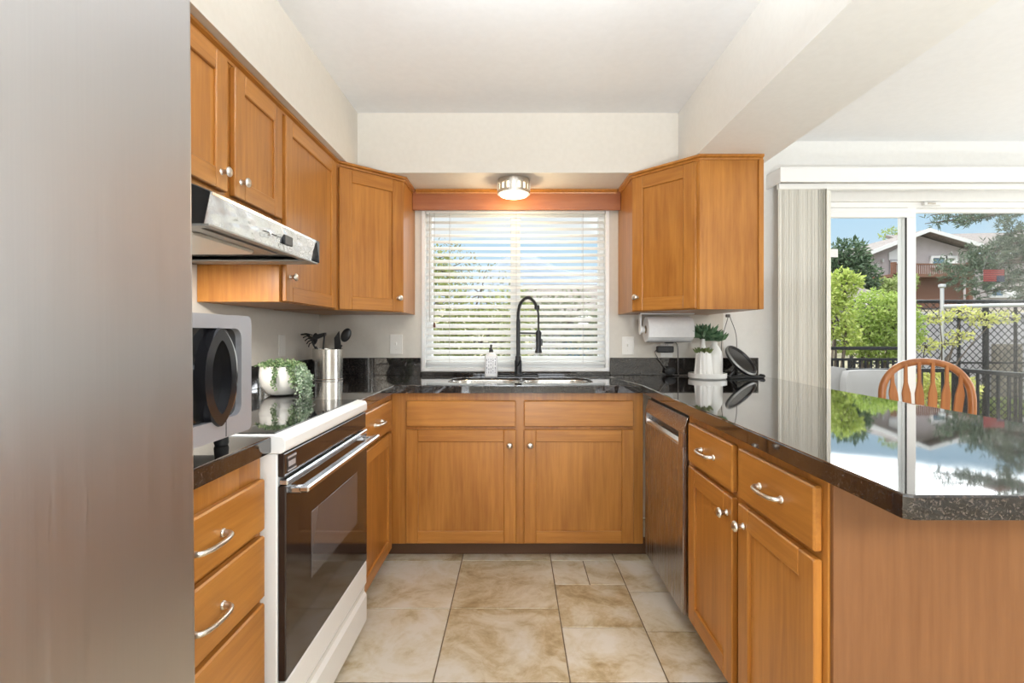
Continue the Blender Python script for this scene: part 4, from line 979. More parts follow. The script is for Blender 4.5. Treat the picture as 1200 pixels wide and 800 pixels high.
# wall plates
def plate(px, py, w_, h_, label, cat, name, kind, wall='B', y=None):
    if wall == 'B':
        c = P(px, py, YB); t = thing(name, (c.x, YB, c.z), label, cat)
        b = MB(); b.box(c.x-w_/2, c.x+w_/2, YB-.006, YB-.0005, c.z-h_/2, c.z+h_/2, .002); b.build('cover_plate', 'cream', t)
        if kind == 'switch':
            b = MB(); b.box(c.x-.005, c.x+.005, YB-.014, YB-.005, c.z-.004, c.z+.014, .002); b.build('toggle', 'cream', t)
            for s_ in (-1, 1): b = MB(); b.lathe([(0, -.0075), (.003, -.007), (.003, -.005)], (c.x, YB, c.z+s_*.032), 8, 'Y'); b.build('screw', 'nickel', t)
        else:
            b = MB()
            for s_ in (-1, 1):
                b.prism([(c.x+p[0], c.z+s_*.02+p[1]) for p in rrect(-.016, .016, -.014, .014, .008, 4)], YB-.008, YB-.005, 'XZ')
            b.build('socket', 'cream', t)
            b = MB()
            for s_ in (-1, 1):
                for q in (-.006, .006): b.box(c.x+q-.001, c.x+q+.001, YB-.0085, YB-.0075, c.z+s_*.02, c.z+s_*.02+.008)
            b.build('slot', 'dark', t, 0)
        return t
    X = XL; z = CZ-(py-CY)*y/FPX; t = thing(name, (X, y, z), label, cat)
    b = MB(); b.box(X+.0005, X+.006, y-w_/2, y+w_/2, z-h_/2, z+h_/2, .002); b.build('cover_plate', 'cream', t)
    b = MB()
    for s_ in (-1, 1): b.prism([(y+p[0], z+s_*.02+p[1]) for p in rrect(-.016, .016, -.014, .014, .008, 4)], X+.005, X+.008, 'YZ')
    b.build('socket', 'cream', t); return t
plate(464.5, 403.5, .082, .128, 'cream switch plate on the back wall left of the window', 'switch', 'light_switch', 'switch')
plate(735.5, 405, .078, .116, 'cream switch plate on the back wall right of the window', 'switch', 'light_switch', 'switch')
plate(781, 408, .078, .116, 'cream outlet plate behind the black plug-in adapter', 'outlet', 'wall_outlet', 'outlet')
plate(0, 405, .078, .116, 'cream outlet plate on the left wall above the trailing plant', 'outlet', 'wall_outlet', 'outlet', 'L', 2.76)
c = P(779.5, 409, YB-.03)
ad_ = thing('plug_adapter', (c.x, YB-.02, c.z), 'black plug-in power adapter in the outlet below the paper towels', 'adapter')
b = MB(); b.box(c.x-.052, c.x+.052, YB-.045, YB-.0095, c.z-.020, c.z+.020, .005); b.build('housing', 'black', ad_)
b = MB(); b.tube(crom([(c.x-.05, YB-.03, c.z-.004), (c.x-.065, YB-.03, c.z-.02), (c.x-.045, YB-.035, c.z-.06), (c.x-.01, YB-.04, c.z-.11), (c.x+.03, YB-.05, c.z-.145), (c.x+.04, YB-.06, CT+.008), (c.x+.12, YB-.07, CT+.006), (c.x+.22, YB-.06, CT+.006)], 6), .003, 6); b.build('lead', 'cord', ad_, 60)
b = MB(); b.ball((c.x+.025, YB-.055, CT+.030), (.036, .014, .026), 12); b.build('cable_coil', 'rubber', ad_)
c2 = P(784.5, 400.5, YB-.03)
ad2 = thing('plug', (c2.x, YB-.02, c2.z), 'small black plug above the adapter below the paper towels', 'plug')
b = MB(); b.box(c2.x-.026, c2.x+.026, YB-.04, YB-.0005, c2.z-.009, c2.z+.009, .004); b.build('housing', 'black', ad2)
b = MB(); b.tube(crom([(c2.x+.024, YB-.03, c2.z), (c2.x+.045, YB-.032, c2.z-.01), (c2.x+.053, YB-.034, c2.z-.05), (c2.x+.053, YB-.036, CT+.06), (c2.x+.056, YB-.05, CT+.004), (c2.x+.11, YB-.09, CT+.004)], 6), .0028, 6); b.build('lead', 'cord', ad2, 60)
# under-cabinet cord
b = MB(); h0 = P(853, 363.5, 3.2); h0.z = 1.305
b.tube(crom([h0, P(853, 372, 3.2), P(849, 386, 3.2), P(846, 399, 3.21), P(845, 420, 3.22), Vector((P(846, 0, 3.2).x, 3.2, CT+.004))], 6), .0022, 6)
b.tube(crom([h0+Vector((.006, 0, 0)), P(856, 373, 3.2), P(861, 386, 3.2), P(863, 396, 3.2), P(863.3, 407, 3.19), P(863.5, 425, 3.2), Vector((P(864, 0, 3.2).x, 3.2, CT+.004))], 6), .0022, 6)
b.box(h0.x-.012, h0.x+.012, 3.19, 3.21, 1.286, 1.3055, .003)
o = b.build('power_cord', 'cord', None, 60); center(o); tag(o, 'thin grey looped cord dropping from the right corner cabinet to the display', 'cord')

# ------------------------------------------------------------------ vertical blind and its valance
vb = thing('vertical_blind', (1.8, 3.17, .03), 'cream vertical blind stacked open left of the sliding door', 'blind')
R = random.Random(2)
b = MB(); b.box(1.625, 4.05, 3.155, 3.185, 2.075, 2.110, .002); b.build('track', 'white', vb, 0)
nv = 34
for k in range(nv):
    x = 1.660+(k+.5)*(1.945-1.660)/nv; a = math.radians((14 if k < nv-5 else 14+(k-nv+5)*7)+R.uniform(-2.5, 2.5))
    mb = MB(); sec = []
    for q in range(5):
        u = q/4-.5; sec.append((u*.088, .006*(1-4*u*u)))
    mb.prism(sec+[(u, v_+.0018) for u, v_ in sec[::-1]], .03, 2.078, 'XY', xf=Matrix.Translation((x, 3.17, 0)) @ Matrix.Rotation(a, 4, 'Z'))
    mb.build('vane', 'vane', vb, 40)
va = MB(); z0, z1 = 2.108, 2.193
va.box(1.612, 4.10, 3.115, 3.127, z0, z1, .002); va.box(1.612, 1.624, 3.127, YB-.001, z0, z1, .002); va.box(4.088, 4.10, 3.127, YB-.001, z0, z1, .002); va.box(1.612, 4.10, 3.115, YB-.001, z1, z1+.006, .001)
o = va.build('blind_valance', 'trimw', None, 0); center(o); tag(o, 'long white boxed valance above the sliding door', 'valance')

# ------------------------------------------------------------------ dining chair
chx, chy = xs(1091, 2.75), 2.75
ch = thing('dining_chair', (chx, chy, 0), 'oak arrow-back dining chair with bowed back behind the peninsula', 'chair')
ch.rotation_euler = (0, 0, math.radians(-16))
def chp(mb, nm): 
    me = bpy.data.meshes.new(nm); mb.bm.to_mesh(me); mb.bm.free(); me.materials.append(M['oak']); o = bpy.data.objects.new(nm, me); COL.objects.link(o); me.shade_smooth(); me.set_sharp_from_angle(angle=math.radians(40)); o.parent = ch; return o
bw = crom([(-.15, .04, .45), (-.19, .045, .62), (-.208, .05, .79), (-.196, .06, .91), (-.125, .068, 1.0), (0, .072, 1.030), (.125, .068, 1.0), (.196, .06, .91), (.208, .05, .79), (.19, .045, .62), (.15, .04, .45)], 6)
b = MB(); b.tube(bw, .019, 12); chp(b, 'back_bow')
for k in range(6):
    x = -.135+k*.054; xt = x*1.18; zt_ = max(p.z for p in bw if abs(p.x-xt) < .022)-.004
    b = MB(); b.prism([(x*.8-.008, .45), (x*.8+.008, .45), (x*.95+.011, .62), (x*1.05+.020, .74), (xt*.97+.021, .855), (xt*.99+.009, .915), (xt+.008, zt_), (xt-.008, zt_), (xt*.99-.009, .915), (xt*.97-.021, .855), (x*1.05-.020, .74), (x*.95-.011, .62)], .048, .060, 'XZ', bev=.002); chp(b, 'slat')
b = MB(); b.prism(rrect(-.215, .215, -.34, .08, .09), .425, .458, bev=.008); chp(b, 'seat')
for sx in (-1, 1):
    for sy, yb in ((-.27, -.33), (.03, .10)):
        b = MB(); b.tube([(sx*.14, sy, .43), (sx*.165, (sy+yb)/2, .25), (sx*.195, yb, 0)], [.014, .021, .013], 12); chp(b, 'leg')
b = MB(); b.tube([(-.172, -.30, .18), (.172, -.30, .18)], .010, 8); b.tube([(-.17, .07, .18), (.17, .07, .18)], .010, 8); b.tube([(0, -.30, .18), (0, .07, .18)], .010, 8); chp(b, 'stretcher')

# ------------------------------------------------------------------ deck and its furniture
b = MB(); 
for k in range(23): b.box(1.2, 5.4, YB+.18+k*.125, YB+.18+k*.125+.119, -.19, -.15, .003)
struct(b, 'deck_floor', 'deck')
def railing(name, A, B, top, floor, label, n, group=None, thick=.045, low=None, post=True):
    A, B = Vector((*A, 0)), Vector((*B, 0)); d = (B-A); L_ = d.length; d.normalize(); a = math.atan2(d.y, d.x); X = Matrix.Translation((A.x, A.y, 0)) @ Matrix.Rotation(a, 4, 'Z')
    t = thing(name, (A.x, A.y, floor), label, 'railing', group)
    b = MB(); b.box(0, L_, -.03, .03, top-thick, top, .004, xf=X); b.build('top_rail', 'iron', t, 0)
    b = MB(); b.box(0, L_, -.018, .018, floor+.09, floor+.125, .003, xf=X); b.build('bottom_rail', 'iron', t, 0)
    if low: b = MB(); b.box(0, L_, -.018, .018, low-.035, low, .003, xf=X); b.build('middle_rail', 'iron', t, 0)
    for k in range(n):
        x = (k+.5)*L_/n; b = MB(); b.box(x-.011, x+.011, -.011, .011, floor+.12, (low or top)-.03, xf=X); b.build('baluster', 'iron', t, 0)
    if post:
        for x in (0, L_): b = MB(); b.box(x-.028, x+.028, -.028, .028, floor, top+.005, .003, xf=X); b.build('post', 'iron', t, 0)
    return t
RY = 6.06; rx_ = xs(1129, RY); zt1 = P(0, 431.5, RY).z
railing('deck_railing', (2.0, RY), (rx_-.06, RY), zt1, -.15, 'black deck railing running behind the pale cushions', 26)
railing('deck_railing', (rx_, RY), (rx_-.02, 3.55), zt1, -.15, 'black deck railing running away along the right side of the deck', 20)
# stair landing railing beyond the deck
zt2 = P(0, 406, 7.1).z; zl2 = P(0, 419.5, 7.1).z
railing('stair_railing', (4.2, 7.1), (xs(1063, 7.1), 7.1), zt2, zt2-1.0, 'grey railing with two top bars beyond the deck left of the door stile', 16, low=zl2)
def cushion_mb(x0, x1, y0, y1, z0, z1, lean=0, r=.05):
    t = bmesh.new(); bmesh.ops.create_cube(t, size=1)
    bmesh.ops.subdivide_edges(t, edges=t.edges[:], cuts=6, use_grid_fill=True)
    for v in t.verts:
        x, y, z = v.co*2; f = 1-.10*(max(abs(x), abs(y)*.2, abs(z))**6)
        px = (x0+x1)/2+x*(x1-x0)/2*(1-.10*abs(z)**5); pz = (z0+z1)/2+z*(z1-z0)/2*(1-.06*abs(x)**4)
        py = (y0+y1)/2+y*(y1-y0)/2*(1-.45*max(abs(x), abs(z))**4)
        v.co = (px+lean*(z+1)*.5, py+.10*(z+1)*.5, pz)
    mb = MB(); mb._add(t); return mb
sf = thing('outdoor_sofa', (4.0, 5.6, -.15), 'pale grey cushioned outdoor sofa on the deck in front of the railing', 'sofa')
b = MB(); b.box(2.9, 4.75, 5.25, 5.95, -.13, .10, .01)
b.build('frame', 'iron', sf)
cushion_mb(2.95, 4.7, 5.2, 5.8, .10, .26).build('seat_cushion', 'fabric', sf, 60)
YS = 5.62
cushion_mb(xs(988, YS), xs(1060, YS), YS-.10, YS+.10, .2, P(0, 433.8, YS).z, .06).build('back_cushion', 'fabric', sf, 60)
cushion_mb(xs(915, YS+.1), xs(997, YS+.1), YS+.06, YS+.2, .2, P(0, 430.5, YS).z, .04).build('back_cushion', 'fabric', sf, 60)

# ------------------------------------------------------------------ land, fence, shed, house, trees
def terrain():
    bm = bmesh.new(); nx, ny = 60, 50; g_ = []
    R_ = random.Random(9)
    for j in range(ny+1):
        row = []
        for i in range(nx+1):
            x = -40+110*i/nx; y = YB+.2+55*(j/ny)**1.3
            h = -1.0+3.6*min(1, max(0, (y-10)/18))+R_.uniform(-.06, .06)
            if y < 8: h = -1.0
            row.append(bm.verts.new((x, y, h)))
        g_.append(row)
    for j in range(ny):
        for i in range(nx): bm.faces.new((g_[j][i], g_[j][i+1], g_[j+1][i+1], g_[j+1][i]))
    bmesh.ops.recalc_face_normals(bm, faces=bm.faces); mb = MB(); mb.bm.free(); mb.bm = bm; return mb
struct(terrain(), 'ground', 'ground', smooth=60)
bm = bmesh.new(); R_ = random.Random(5); a_, b_, c_ = [], [], []
for i in range(81):
    x = -260+520*i/80; h = 30+7*math.sin(i*.33)+5*math.sin(i*.8+1)+R_.uniform(-1, 1)
    a_.append(bm.verts.new((x, 150, -6))); b_.append(bm.verts.new((x, 205, h*.75))); c_.append(bm.verts.new((x, 240, h)))
for i in range(80):
    bm.faces.new((a_[i], a_[i+1], b_[i+1], b_[i])); bm.faces.new((b_[i], b_[i+1], c_[i+1], c_[i]))
bmesh.ops.recalc_face_normals(bm, faces=bm.faces); mb = MB(); mb.bm.free(); mb.bm = bm; struct(mb, 'hills', 'hill', smooth=60)

b = MB(); b.box(-7, 1.1, YB+.17, 9.5, -.99, -.9); struct(b, 'bounce_slab', 'bounce')  # unseen pale slab added to bounce daylight into the kitchen blind
# chain-link fence
FY = 9.0; fz1 = P(0, 353, FY).z; fz0 = -1.0; fx0, fx1 = xs(997, FY), 10.6
cf = thing('chain_link_fence', (fx0, FY, fz0), 'dark chain-link fence with pipe rails crossing the yard beyond the deck', 'fence')
b = MB(); b.tube([(fx0, FY, fz1), (fx1, FY, fz1)], .030, 10); b.build('top_rail', 'iron', cf)
zm = P(0, 425, FY).z
b = MB(); b.tube([(fx0, FY, zm), (fx1, FY, zm)], .018, 8); b.build('middle_rail', 'iron', cf)
for px in (997.5, 1123.5, 1155, 1190): b = MB(); x = xs(px, FY); r = .045 if px == 1155 else .026; b.tube([(x, FY, fz0), (x, FY, fz1)], r, 10); b.build('post', 'iron', cf)
vs, fs = [], []; H_ = zm+1.2-fz0; st_ = .125
H0, H1 = fz0, fz1
def bar(p, q, r=.0045):
    d = (q-p).normalized(); s_ = Vector((0, 1, 0)); u = d.cross(s_); i = len(vs)
    for e in (p, q):
        for a1, a2 in ((1, 1), (1, -1), (-1, -1), (-1, 1)): vs.append(e+s_*a1*r+u*a2*r)
    for k in range(4): fs.append((i+k, i+(k+1) % 4, i+4+(k+1) % 4, i+4+k))
x = fx0-(H1-H0)
while x < fx1:
    for sgn in (1, -1):
        xa, xb = x, x+(H1-H0); lo_, hi_ = max(xa, fx0), min(xb, fx1)
        if hi_-lo_ > .05:
            za, zb = H0+(lo_-xa), H0+(hi_-xa)
            if sgn < 0: za, zb = H1-(lo_-xa), H1-(hi_-xa)
            bar(Vector((lo_, FY-.03, za)), Vector((hi_, FY-.03, zb)))
    x += st_
me = bpy.data.meshes.new('wire_mesh'); me.from_pydata([tuple(v) for v in vs], [], fs); o = link('wire_mesh', me, 'iron', cf, 0); o['kind'] = 'stuff'
# pale pipe and its capped post in front
pp = thing('pipe_rail', (xs(1104, 8.8), 8.8, -1), 'pale galvanised pipe rail with a capped post in front of the fence', 'rail')
b = MB(); b.tube([P(1104, 359, 8.8), P(1240, 356.5, 8.8)], .034, 10); b.build('pipe', 'galv', pp)
b = MB(); p_ = P(1104, 336, 8.8); b.tube([(p_.x, 8.8, -1), (p_.x, 8.8, p_.z)], .028, 10); b.lathe([(.03, p_.z-.02), (.055, p_.z), (.055, p_.z+.04), (0, p_.z+.05)], (p_.x, 8.8, 0), 14); b.build('capped_post', 'galv', pp)
# grey wall behind the fence, wooden gate
b = MB(); b.box(xs(1070, 9.8), 12.5, 9.8, 10.0, -1.05, P(0, 372, 9.8).z, .01); b.box(xs(1070, 9.8)-.05, 12.55, 9.75, 10.05, P(0, 372, 9.8).z, P(0, 366, 9.8).z, .01)
o = b.build('garden_wall', 'stucco', None, 0); center(o); tag(o, 'long grey stucco garden wall behind the chain-link fence', 'wall')
b = MB(); x0, x1 = xs(1160, 9.55), xs(1196, 9.55); 
for k in range(8): b.box(x0+(x1-x0)*k/8+.004, x0+(x1-x0)*(k+1)/8-.004, 9.5, 9.53, -1, P(0, 403, 9.55).z, .003)
b.box(x0, x1, 9.53, 9.57, -.3, -.18); b.box(x0, x1, 9.53, 9.57, .5, .62)
o = b.build('wooden_gate', 'gatewood', None, 0); center(o); tag(o, 'weathered brown board gate behind the fence post at the right', 'gate')

# house on the rise
HY = 30.0
def H(px, py, dy=0): return P(px, py, HY+dy)
hs = thing('house', (H(1100, 350).x, HY+4, 2.4), 'two-storey lilac-grey house with gable and balcony up the slope', 'house')
pk = H(1078, 274); el = H(1016, 297); er = H(1136, 291); gb = H(0, 362).z
b = MB(); b.prism([(el.x+.25, gb), (er.x-.1, gb), (er.x-.1, er.z-.1), (pk.x, pk.z-.12), (el.x+.25, el.z-.05)], HY, HY+9, 'XZ'); b.box(er.x-.2, H(1290, 0).x, HY+1.0, HY+9, gb, H(0, 294).z); b.build('wall', 'siding', hs, 0)
b = MB()
def slope(p, q, y0, y1, t=.18): b.raw([(p.x, y0, p.z), (q.x, y0, q.z), (q.x, y1, q.z), (p.x, y1, p.z), (p.x, y0, p.z+t), (q.x, y0, q.z+t), (q.x, y1, q.z+t), (p.x, y1, p.z+t)], [(0, 1, 2, 3), (4, 5, 6, 7), (0, 1, 5, 4), (1, 2, 6, 5), (2, 3, 7, 6), (3, 0, 4, 7)])
slope(H(1011, 300), pk, HY-.7, HY+9.3); slope(pk, H(1139, 292), HY-.7, HY+9.3)
g1, g2 = H(1105, 291), H(1300, 291); r1, r2 = H(1110, 276), H(1300, 272)
b.raw([(g1.x, HY+.4, g1.z), (g2.x, HY+.4, g2.z), (r2.x, HY+5, r2.z+1.0), (r1.x, HY+5, r1.z+1.0), (g1.x, HY+.4, g1.z-.2), (g2.x, HY+.4, g2.z-.2), (r2.x, HY+5, r2.z+.8), (r1.x, HY+5, r1.z+.8)], [(0, 1, 2, 3), (4, 5, 6, 7), (0, 1, 5, 4), (1, 2, 6, 5), (2, 3, 7, 6), (3, 0, 4, 7)])
g1, g2 = H(1013, 300), H(1075, 284)
b.raw([(g1.x, HY+2, g1.z), (H(1045, 0).x, HY+2, H(0, 285).z), (H(1045, 0).x, HY+6, H(0, 280).z), (H(1017, 0).x, HY+6, H(0, 282).z)], [(0, 1, 2, 3)])
b.build('roof', 'shingle', hs, 0)
b = MB(); 
def fascia(p, q): b.raw([(p.x, HY-.75, p.z-.02), (q.x, HY-.75, q.z-.02), (q.x, HY-.75, q.z+.2), (p.x, HY-.75, p.z+.2), (p.x, HY-.68, p.z-.02), (q.x, HY-.68, q.z-.02), (q.x, HY-.68, q.z+.2), (p.x, HY-.68, p.z+.2)], [(0, 1, 2, 3), (4, 5, 6, 7), (0, 1, 5, 4), (1, 2, 6, 5), (2, 3, 7, 6), (3, 0, 4, 7)])
fascia(H(1011, 300), pk); fascia(pk, H(1139, 292)); b.build('fascia', 'white_ext', hs, 0)
b = MB(); b.prism([(H(1041, 0).x, H(0, 305).z), (H(1041, 0).x, H(0, 296).z), (H(1066, 0).x, H(0, 283.5).z), (H(1066, 0).x, H(0, 305).z)], HY-.06, HY, 'XZ'); b.build('gable_window', 'curtain', hs, 0)
b = MB(); b.box(H(1042, 0).x, H(1068, 0).x, HY-.07, HY, H(0, 327).z, H(0, 304).z); b.build('french_door', 'stucco', hs, 0)
for a, c_ in ((1043.5, 1051.5), (1056, 1065)): b = MB(); b.box(H(a, 0).x, H(c_, 0).x, HY-.1, HY-.05, H(0, 325.5).z, H(0, 306).z); b.build('door_pane', 'curtain', hs, 0)
def win_ext(px0, px1, py0, py1, dy=0, m='winblue'):
    b = MB(); A, B = H(px0, py1, dy), H(px1, py0, dy); ring(b, A.x-.1, B.x+.1, A.z-.1, B.z+.1, .13, HY+dy-.14, HY+dy); f_ = b.build('window', 'white_ext', hs, 0)
    b = MB(); b.box(A.x, B.x, HY+dy-.08, HY+dy-.04, A.z, B.z); b.build('pane', m, f_, 0)
win_ext(1091, 1106, 302, 312); win_ext(1108, 1118, 302, 312, 0, 'curtain'); win_ext(1160, 1174, 339, 347, 1.0); win_ext(1177, 1190, 338, 347, 1.0, 'curtain')
b = MB(); b.box(H(1019, 0).x, H(1110, 0).x, HY-1.8, HY, H(0, 328.5).z, H(0, 325).z); b.build('balcony_floor', 'brown', hs, 0)
b = MB(); b.box(H(1026, 0).x, H(1108, 0).x, HY-1.2, HY-1.1, gb, H(0, 328).z); b.build('balcony_skirt', 'brown', hs, 0)
b = MB()
for q, w_ in ((1022, .2), (1106, .22)): b.box(H(q, 0).x-w_/2, H(q, 0).x+w_/2, HY-1.8, HY-1.6, gb, H(0, 312).z)
b.build('balcony_post', 'brown', hs, 0)
b = MB(); b.box(H(1022, 0).x, H(1106, 0).x, HY-1.75, HY-1.68, H(0, 315).z, H(0, 313.4).z)
for k in range(40): x = H(1022, 0).x+(H(1106, 0).x-H(1022, 0).x)*k/40; b.box(x-.02, x+.02, HY-1.74, HY-1.7, H(0, 326).z, H(0, 314).z)
b.build('balcony_railing', 'brown', hs, 0)
b = MB(); b.box(H(1032.4, 0).x, H(1034.4, 0).x, HY-.15, HY, H(0, 308).z, H(0, 303.5).z, .03); b.build('wall_light', 'white_ext', hs, 0)
# lower neighbour with grey roof
LY = 18.0
ln = thing('outbuilding', (P(1035, 0, LY).x, LY+2, -.5), 'low outbuilding with grey shingle roof below the balcony', 'building')
b = MB(); b.box(P(985, 0, LY).x, P(1066, 0, LY).x, LY+.3, LY+4, -.4, P(0, 357, LY).z); b.build('wall', 'stucco', ln, 0)
A, B, C_, D_ = P(972, 358, LY), P(1068, 356, LY), P(1052, 350.5, LY+4), P(1000, 333.5, LY+4)
b = MB(); b.raw([A, B, C_, D_]+[v-Vector((0, 0, .12)) for v in (A, B, C_, D_)], [(0, 1, 2, 3), (4, 5, 6, 7), (0, 1, 5, 4), (1, 2, 6, 5), (2, 3, 7, 6), (3, 0, 4, 7)]); b.build('roof', 'shingle', ln, 0)
# shed seen through the kitchen blind
sh = thing('garden_shed', (1.6, 13, -.6), 'grey shed with shingle roof seen through the right half of the blind', 'shed')
b = MB(); b.box(.5, 4.2, 12, 15, -.7, 1.75); b.build('wall', 'stucco', sh, 0)
b = MB(); b.prism([(11.6, 1.7), (13.5, 2.5), (15.4, 1.7), (15.4, 1.62), (13.5, 2.4), (11.6, 1.62)], .2, 4.5, 'YZ'); b.build('roof', 'shingle', sh, 0)
b = MB(); b.box(1.1, 1.9, 11.95, 12.01, .5, 1.3); b.build('window', 'winblue', sh, 0)
b = MB(); b.box(2.4, 3.2, 11.95, 12.01, -.6, 1.3); b.build('door', 'gatewood', sh, 0)

def tree(name, base, blobs, n, leaf, mat, label, cat='tree', seed=1, trunk=.08, group=None, wid=.6, shell=.35, twigs=True):
    """trunk and limbs to each crown blob (centre, radii), leaves scattered through the blobs"""
    R_ = random.Random(seed); base = Vector(base); t = thing(name, base, label, cat, group)
    mb = MB(); cs = [Vector(c) for c, r in blobs]; hub = Vector((base.x, base.y, base.z+.45*(min(c.z for c in cs)-base.z)+.02))
    mb.tube([base-Vector((0, 0, .1)), hub], [trunk, trunk*.8], 8)
    for c in cs: mb.tube(crom([hub-Vector((0, 0, .05)), hub.lerp(c, .5)+Vector((R_.uniform(-.1, .1), R_.uniform(-.1, .1), .1)), c+Vector((0, 0, .1))], 3), [trunk*.6-(trunk*.45)*k/6 for k in range(7)], 6)
    if twigs:
        for c, r in blobs:
            for _ in range(7):
                e = Vector(c)+Vector([a*b_ for a, b_ in zip(rv(R_), r)])*.9; mb.tube([Vector(c), Vector(c).lerp(e, .5)+rv(R_)*.06*max(r), e], [trunk*.18, trunk*.12, trunk*.05], 5)
    mb.build('trunk', 'bark', t, 60)
    vol = [r[0]*r[1]*r[2] for c, r in blobs]; S_ = sum(vol); lv = []
    for (c, r), v in zip(blobs, vol):
        for _ in range(int(n*v/S_)):
            d = rv(R_); k = (shell+(1-shell)*R_.random())**.6; p = Vector(c)+Vector((d.x*r[0], d.y*r[1], d.z*r[2]))*k
            lv.append((p, rv(R_)+d*.5, rv(R_), leaf*R_.uniform(.7, 1.3), leaf*wid*R_.uniform(.7, 1.2)))
    leafmesh('foliage', lv, mat, t); return t
def B(px, py, Y, rp, ry=None, rz=None):
    """crown blob: centre by direction and distance, radius in metres"""
    c = P(px, py, Y); return (c, (rp, ry or rp, rz or rp))
def needle_tree(name, base, tips, n_per, L_, mat, label, seed, trunk=.14, top=None):
    """limbs from a trunk to each tip, with needle tufts along their outer part"""
    R_ = random.Random(seed); base = Vector(base); t = thing(name, base, label, 'tree'); mb = MB(); lv = []
    mb.tube([base-Vector((0, 0, .1)), Vector((base.x, base.y, top))], [trunk, trunk*.35], 8)
    for tip, spread, dens in tips:
        tip = Vector(tip); o_ = Vector((base.x, base.y, min(top-.1, tip.z+.25*(tip-base).length*R_.uniform(.2, .9)))); mid = o_.lerp(tip, .55)+Vector((0, 0, .12*R_.uniform(-.3, 1)))
        pts = crom([o_, mid, tip], 8); mb.tube(pts, [trunk*.3*(1-.85*k/16) for k in range(17)], 5)
        for k in range(int(n_per*dens)):
            u = R_.uniform(.25, 1)**.7*16; i_ = min(15, int(u)); c = pts[i_].lerp(pts[i_+1], u-i_)+rv(R_)*spread*R_.random()
            dd = rv(R_)
            for q in range(7): lv.append((c+rv(R_)*.02, (dd+rv(R_)*.9), rv(R_), L_*R_.uniform(.7, 1.3), L_*.16))
    mb.build('trunk', 'bark', t, 60); leafmesh('foliage', lv, mat, t); return t
# bright shrub behind the deck
tree('shrub', (P(1030, 0, 7.9).x, 8.08, -1), [B(1028, 365, 8.08, .42, .4, .36), B(1048, 385, 8.08, .42, .4, .40), B(1015, 390, 8.08, .38, .4, .34), B(1050, 362, 8.15, .3, .3, .26), B(1030, 405, 8.08, .5, .4, .26)], 7500, .062, 'leaf_bright', 'bright green bushy shrub behind the stair railing', 'shrub', 21)
tree('sapling', (P(984, 0, 7.2).x, 7.42, -1), [B(986, 335, 7.42, .22, .2, .26), B(996, 330, 7.42, .18, .2, .15), B(980, 370, 7.42, .26, .2, .34), B(990, 395, 7.42, .24, .2, .26), B(968, 350, 7.42, .2, .25, .3)], 3000, .06, 'leaf_lime', 'yellow-green sapling right beside the vertical blind', 'tree', 22, trunk=.05)
# low greenery behind the chair and gate
tree('shrub', (P(1105, 0, 7.7).x, 7.7, -1), [B(1100, 448, 7.7, .36, .3, .20), B(1120, 455, 7.7, .3, .3, .2), B(1090, 470, 7.7, .4, .3, .3)], 2600, .06, 'leaf_yellow', 'low yellow-green shrub behind the oak chair', 'shrub', 23, trunk=.03)
tree('shrub', (P(1185, 0, 9.27).x, 9.27, -1), [B(1180, 478, 9.27, .5, .17, .18), B(1150, 475, 9.27, .3, .17, .18)], 2200, .06, 'leaf_mid', 'low green weeds at the foot of the wooden gate', 'shrub', 24, trunk=.02)
# yellow-green branch over the fence
tree('vine', (P(1085, 0, 8.5).x, 8.4, -1), [B(1085, 405, 8.4, .15, .2, .14), B(1100, 372, 8.4, .26, .15, .09), B(1130, 366, 8.4, .3, .15, .10), B(1150, 375, 8.4, .22, .15, .12), B(1125, 393, 8.4, .20, .15, .10), B(1108, 403, 8.4, .20, .15, .06), B(1175, 372, 8.4, .25, .15, .10)], 950, .055, 'leaf_yellow', 'sparse yellow-green vine arching over the chain-link fence', 'vine', 25, trunk=.03)
# dark conifer at the left of the house
cy0 = 24.0; cb = P(992, 350, cy0)
tree('conifer', (cb.x, cy0, 1.6), [B(992, 300, cy0, .95, .9, .8), B(985, 318, cy0, 1.2, 1, 1.0), B(1002, 325, cy0, 1.0, 1, 1.0), B(1010, 345, cy0, .8, .8, .6), B(975, 335, cy0, 1.0, 1, 1)], 6500, .26, 'leaf_dark', 'dark green conifer left of the house roof', 'tree', 26, trunk=.2, wid=.3)
tree('tree', (P(1046, 0, 42).x, 42, 2.5), [B(1046, 276, 42, 1.0, .8, .7), B(1052, 284, 42, .8, .8, .8)], 500, .22, 'leaf_mid', 'thin pale tree rising above the gable roof of the house', 'tree', 27, trunk=.12)
tree('shrub', (P(1048, 0, 26).x, 26, 2.0), [B(1050, 338, 26, .8, .6, .5), B(1062, 330, 26, .5, .5, .6), B(1034, 332, 26, .35, .4, .3)], 1500, .17, 'leaf_mid', 'leafy shrub growing under the house balcony', 'shrub', 28, trunk=.06)
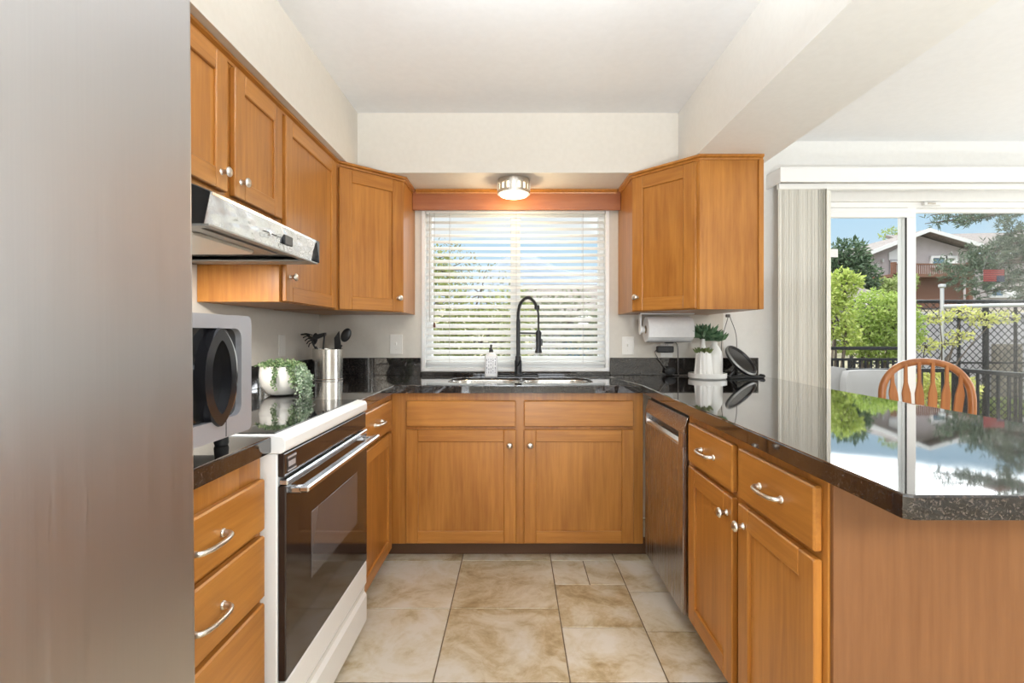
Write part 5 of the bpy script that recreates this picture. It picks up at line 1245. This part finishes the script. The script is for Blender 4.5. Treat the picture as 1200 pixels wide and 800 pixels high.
# pine entering from the right
PY_ = 10.8; pbx = P(1224, 0, PY_).x
tips = []
R = random.Random(31)
for px, py, sp_r, dn in ((1098, 312, .26, 1.0), (1110, 325, .28, 1.2), (1128, 300, .26, 1.1), (1120, 338, .22, .8), (1145, 335, .26, 1.2), (1150, 305, .3, 1.2), (1165, 290, .28, 1.1), (1160, 322, .3, 1.2), (1180, 275, .26, 1.0), (1190, 300, .32, 1.2), (1185, 330, .3, 1.1), (1175, 262, .2, .7), (1195, 350, .25, .8), (1140, 345, .18, .5),
                         (1084, 262, .13, .5), (1105, 256, .13, .5), (1122, 262, .13, .5), (1090, 252, .12, .4), (1140, 256, .12, .4), (1158, 252, .13, .4)):
    tips.append((P(px, py, PY_-.4+R.uniform(-.5, .5)), sp_r, dn))
tips.append((P(1166, 233, 10.4), .12, .4))
needle_tree('pine_tree', (pbx, PY_, .2), tips, 85, .11, 'leaf_pine', 'large pine reaching in from the right across the glass door', 32, .16, P(0, 232, PY_).z)
# flag among the pine branches, dark shape standing in for a glass reflection
q0, q1 = P(1152.5, 330, 9.6), P(1177, 315.5, 9.6)
fg = thing('flag', ((q0.x+q1.x)/2, 9.6, q0.z), 'small red striped flag with navy corner hanging among pine branches', 'flag')
b = MB(); n_ = 13; hh = (q1.z-q0.z)/n_
for k in range(n_): b.box(q0.x, q1.x, 9.597, 9.603, q0.z+k*hh, q0.z+(k+1)*hh, 0, k % 2)
b.build('striped_cloth', ['maroon', 'red'], fg, 0)
b = MB(); b.box(q1.x-(q1.x-q0.x)*.38, q1.x, 9.592, 9.608, q0.z, q0.z+(q1.z-q0.z)*.46); b.build('navy_canton', 'navy', fg, 0)
b = MB(); b.tube([(q0.x, 9.6, q1.z), ((q0.x+q1.x)/2, 9.7, q1.z+.35), (q1.x, 9.6, q1.z)], .004, 5); b.build('hanging_string', 'cord', fg, 0)
e0 = P(1166, 244, 10.4)
bf = thing('reflection_shape', (e0.x, 10.4, e0.z-.05), 'dark brown flat shape standing in for a reflection in the door glass', 'reflection')
b = MB(); b.prism([(e0.x-.24, e0.z-.02), (e0.x-.24, e0.z+.03), (e0.x-.08, e0.z+.075), (e0.x+.08, e0.z+.075), (e0.x+.24, e0.z+.03), (e0.x+.24, e0.z-.02)], 10.3, 10.5, 'XZ', bev=.004); b.build('roof', 'brown', bf, 0)
b = MB(); b.box(e0.x-.1, e0.x+.1, 10.32, 10.48, e0.z-.06, e0.z-.01, .004); b.build('tray', 'bark', bf, 0)
b = MB(); b.tube([(e0.x, 10.4, e0.z+.06), P(1166, 233, 10.4)+Vector((0, 0, .02))], .005, 5); b.build('hanger', 'cord', bf, 0)
# trees beyond the kitchen window
tree('tree', (-1.6, 7.0, -1), [((-1.2, 7.0, 1.5), (.7, .5, .5)), ((-.5, 7.2, 1.05), (.7, .5, .5)), ((-.9, 7.0, .6), (.9, .5, .5)), ((-.1, 7.4, 1.4), (.5, .5, .45)), ((-1.3, 7, 2.1), (.5, .4, .35))], 6500, .07, 'leaf_olive', 'yellow-green leafy tree seen through the left half of the kitchen blind', 'tree', 41, trunk=.07)
tree('tree', (-1.0, 9.0, -1), [((-1.3, 9, 2.3), (.7, .5, .6)), ((-.6, 9, 1.9), (.6, .5, .6)), ((-.2, 9.1, 1.3), (.7, .5, .6))], 1500, .06, 'leaf_grey', 'thin sparse tree behind the leafy one through the kitchen blind', 'tree', 42, trunk=.07)
tree('hedge', (.9, 10.2, -1), [((.3, 10.2, 1.6), (.6, .5, .5)), ((1.1, 10.2, 1.5), (.7, .5, .6)), ((1.8, 10.4, 1.2), (.6, .5, .6)), ((.9, 10, .6), (1.2, .5, .5))], 3500, .08, 'leaf_grey', 'greyish green hedge in front of the shed through the kitchen blind', 'hedge', 43, trunk=.06)
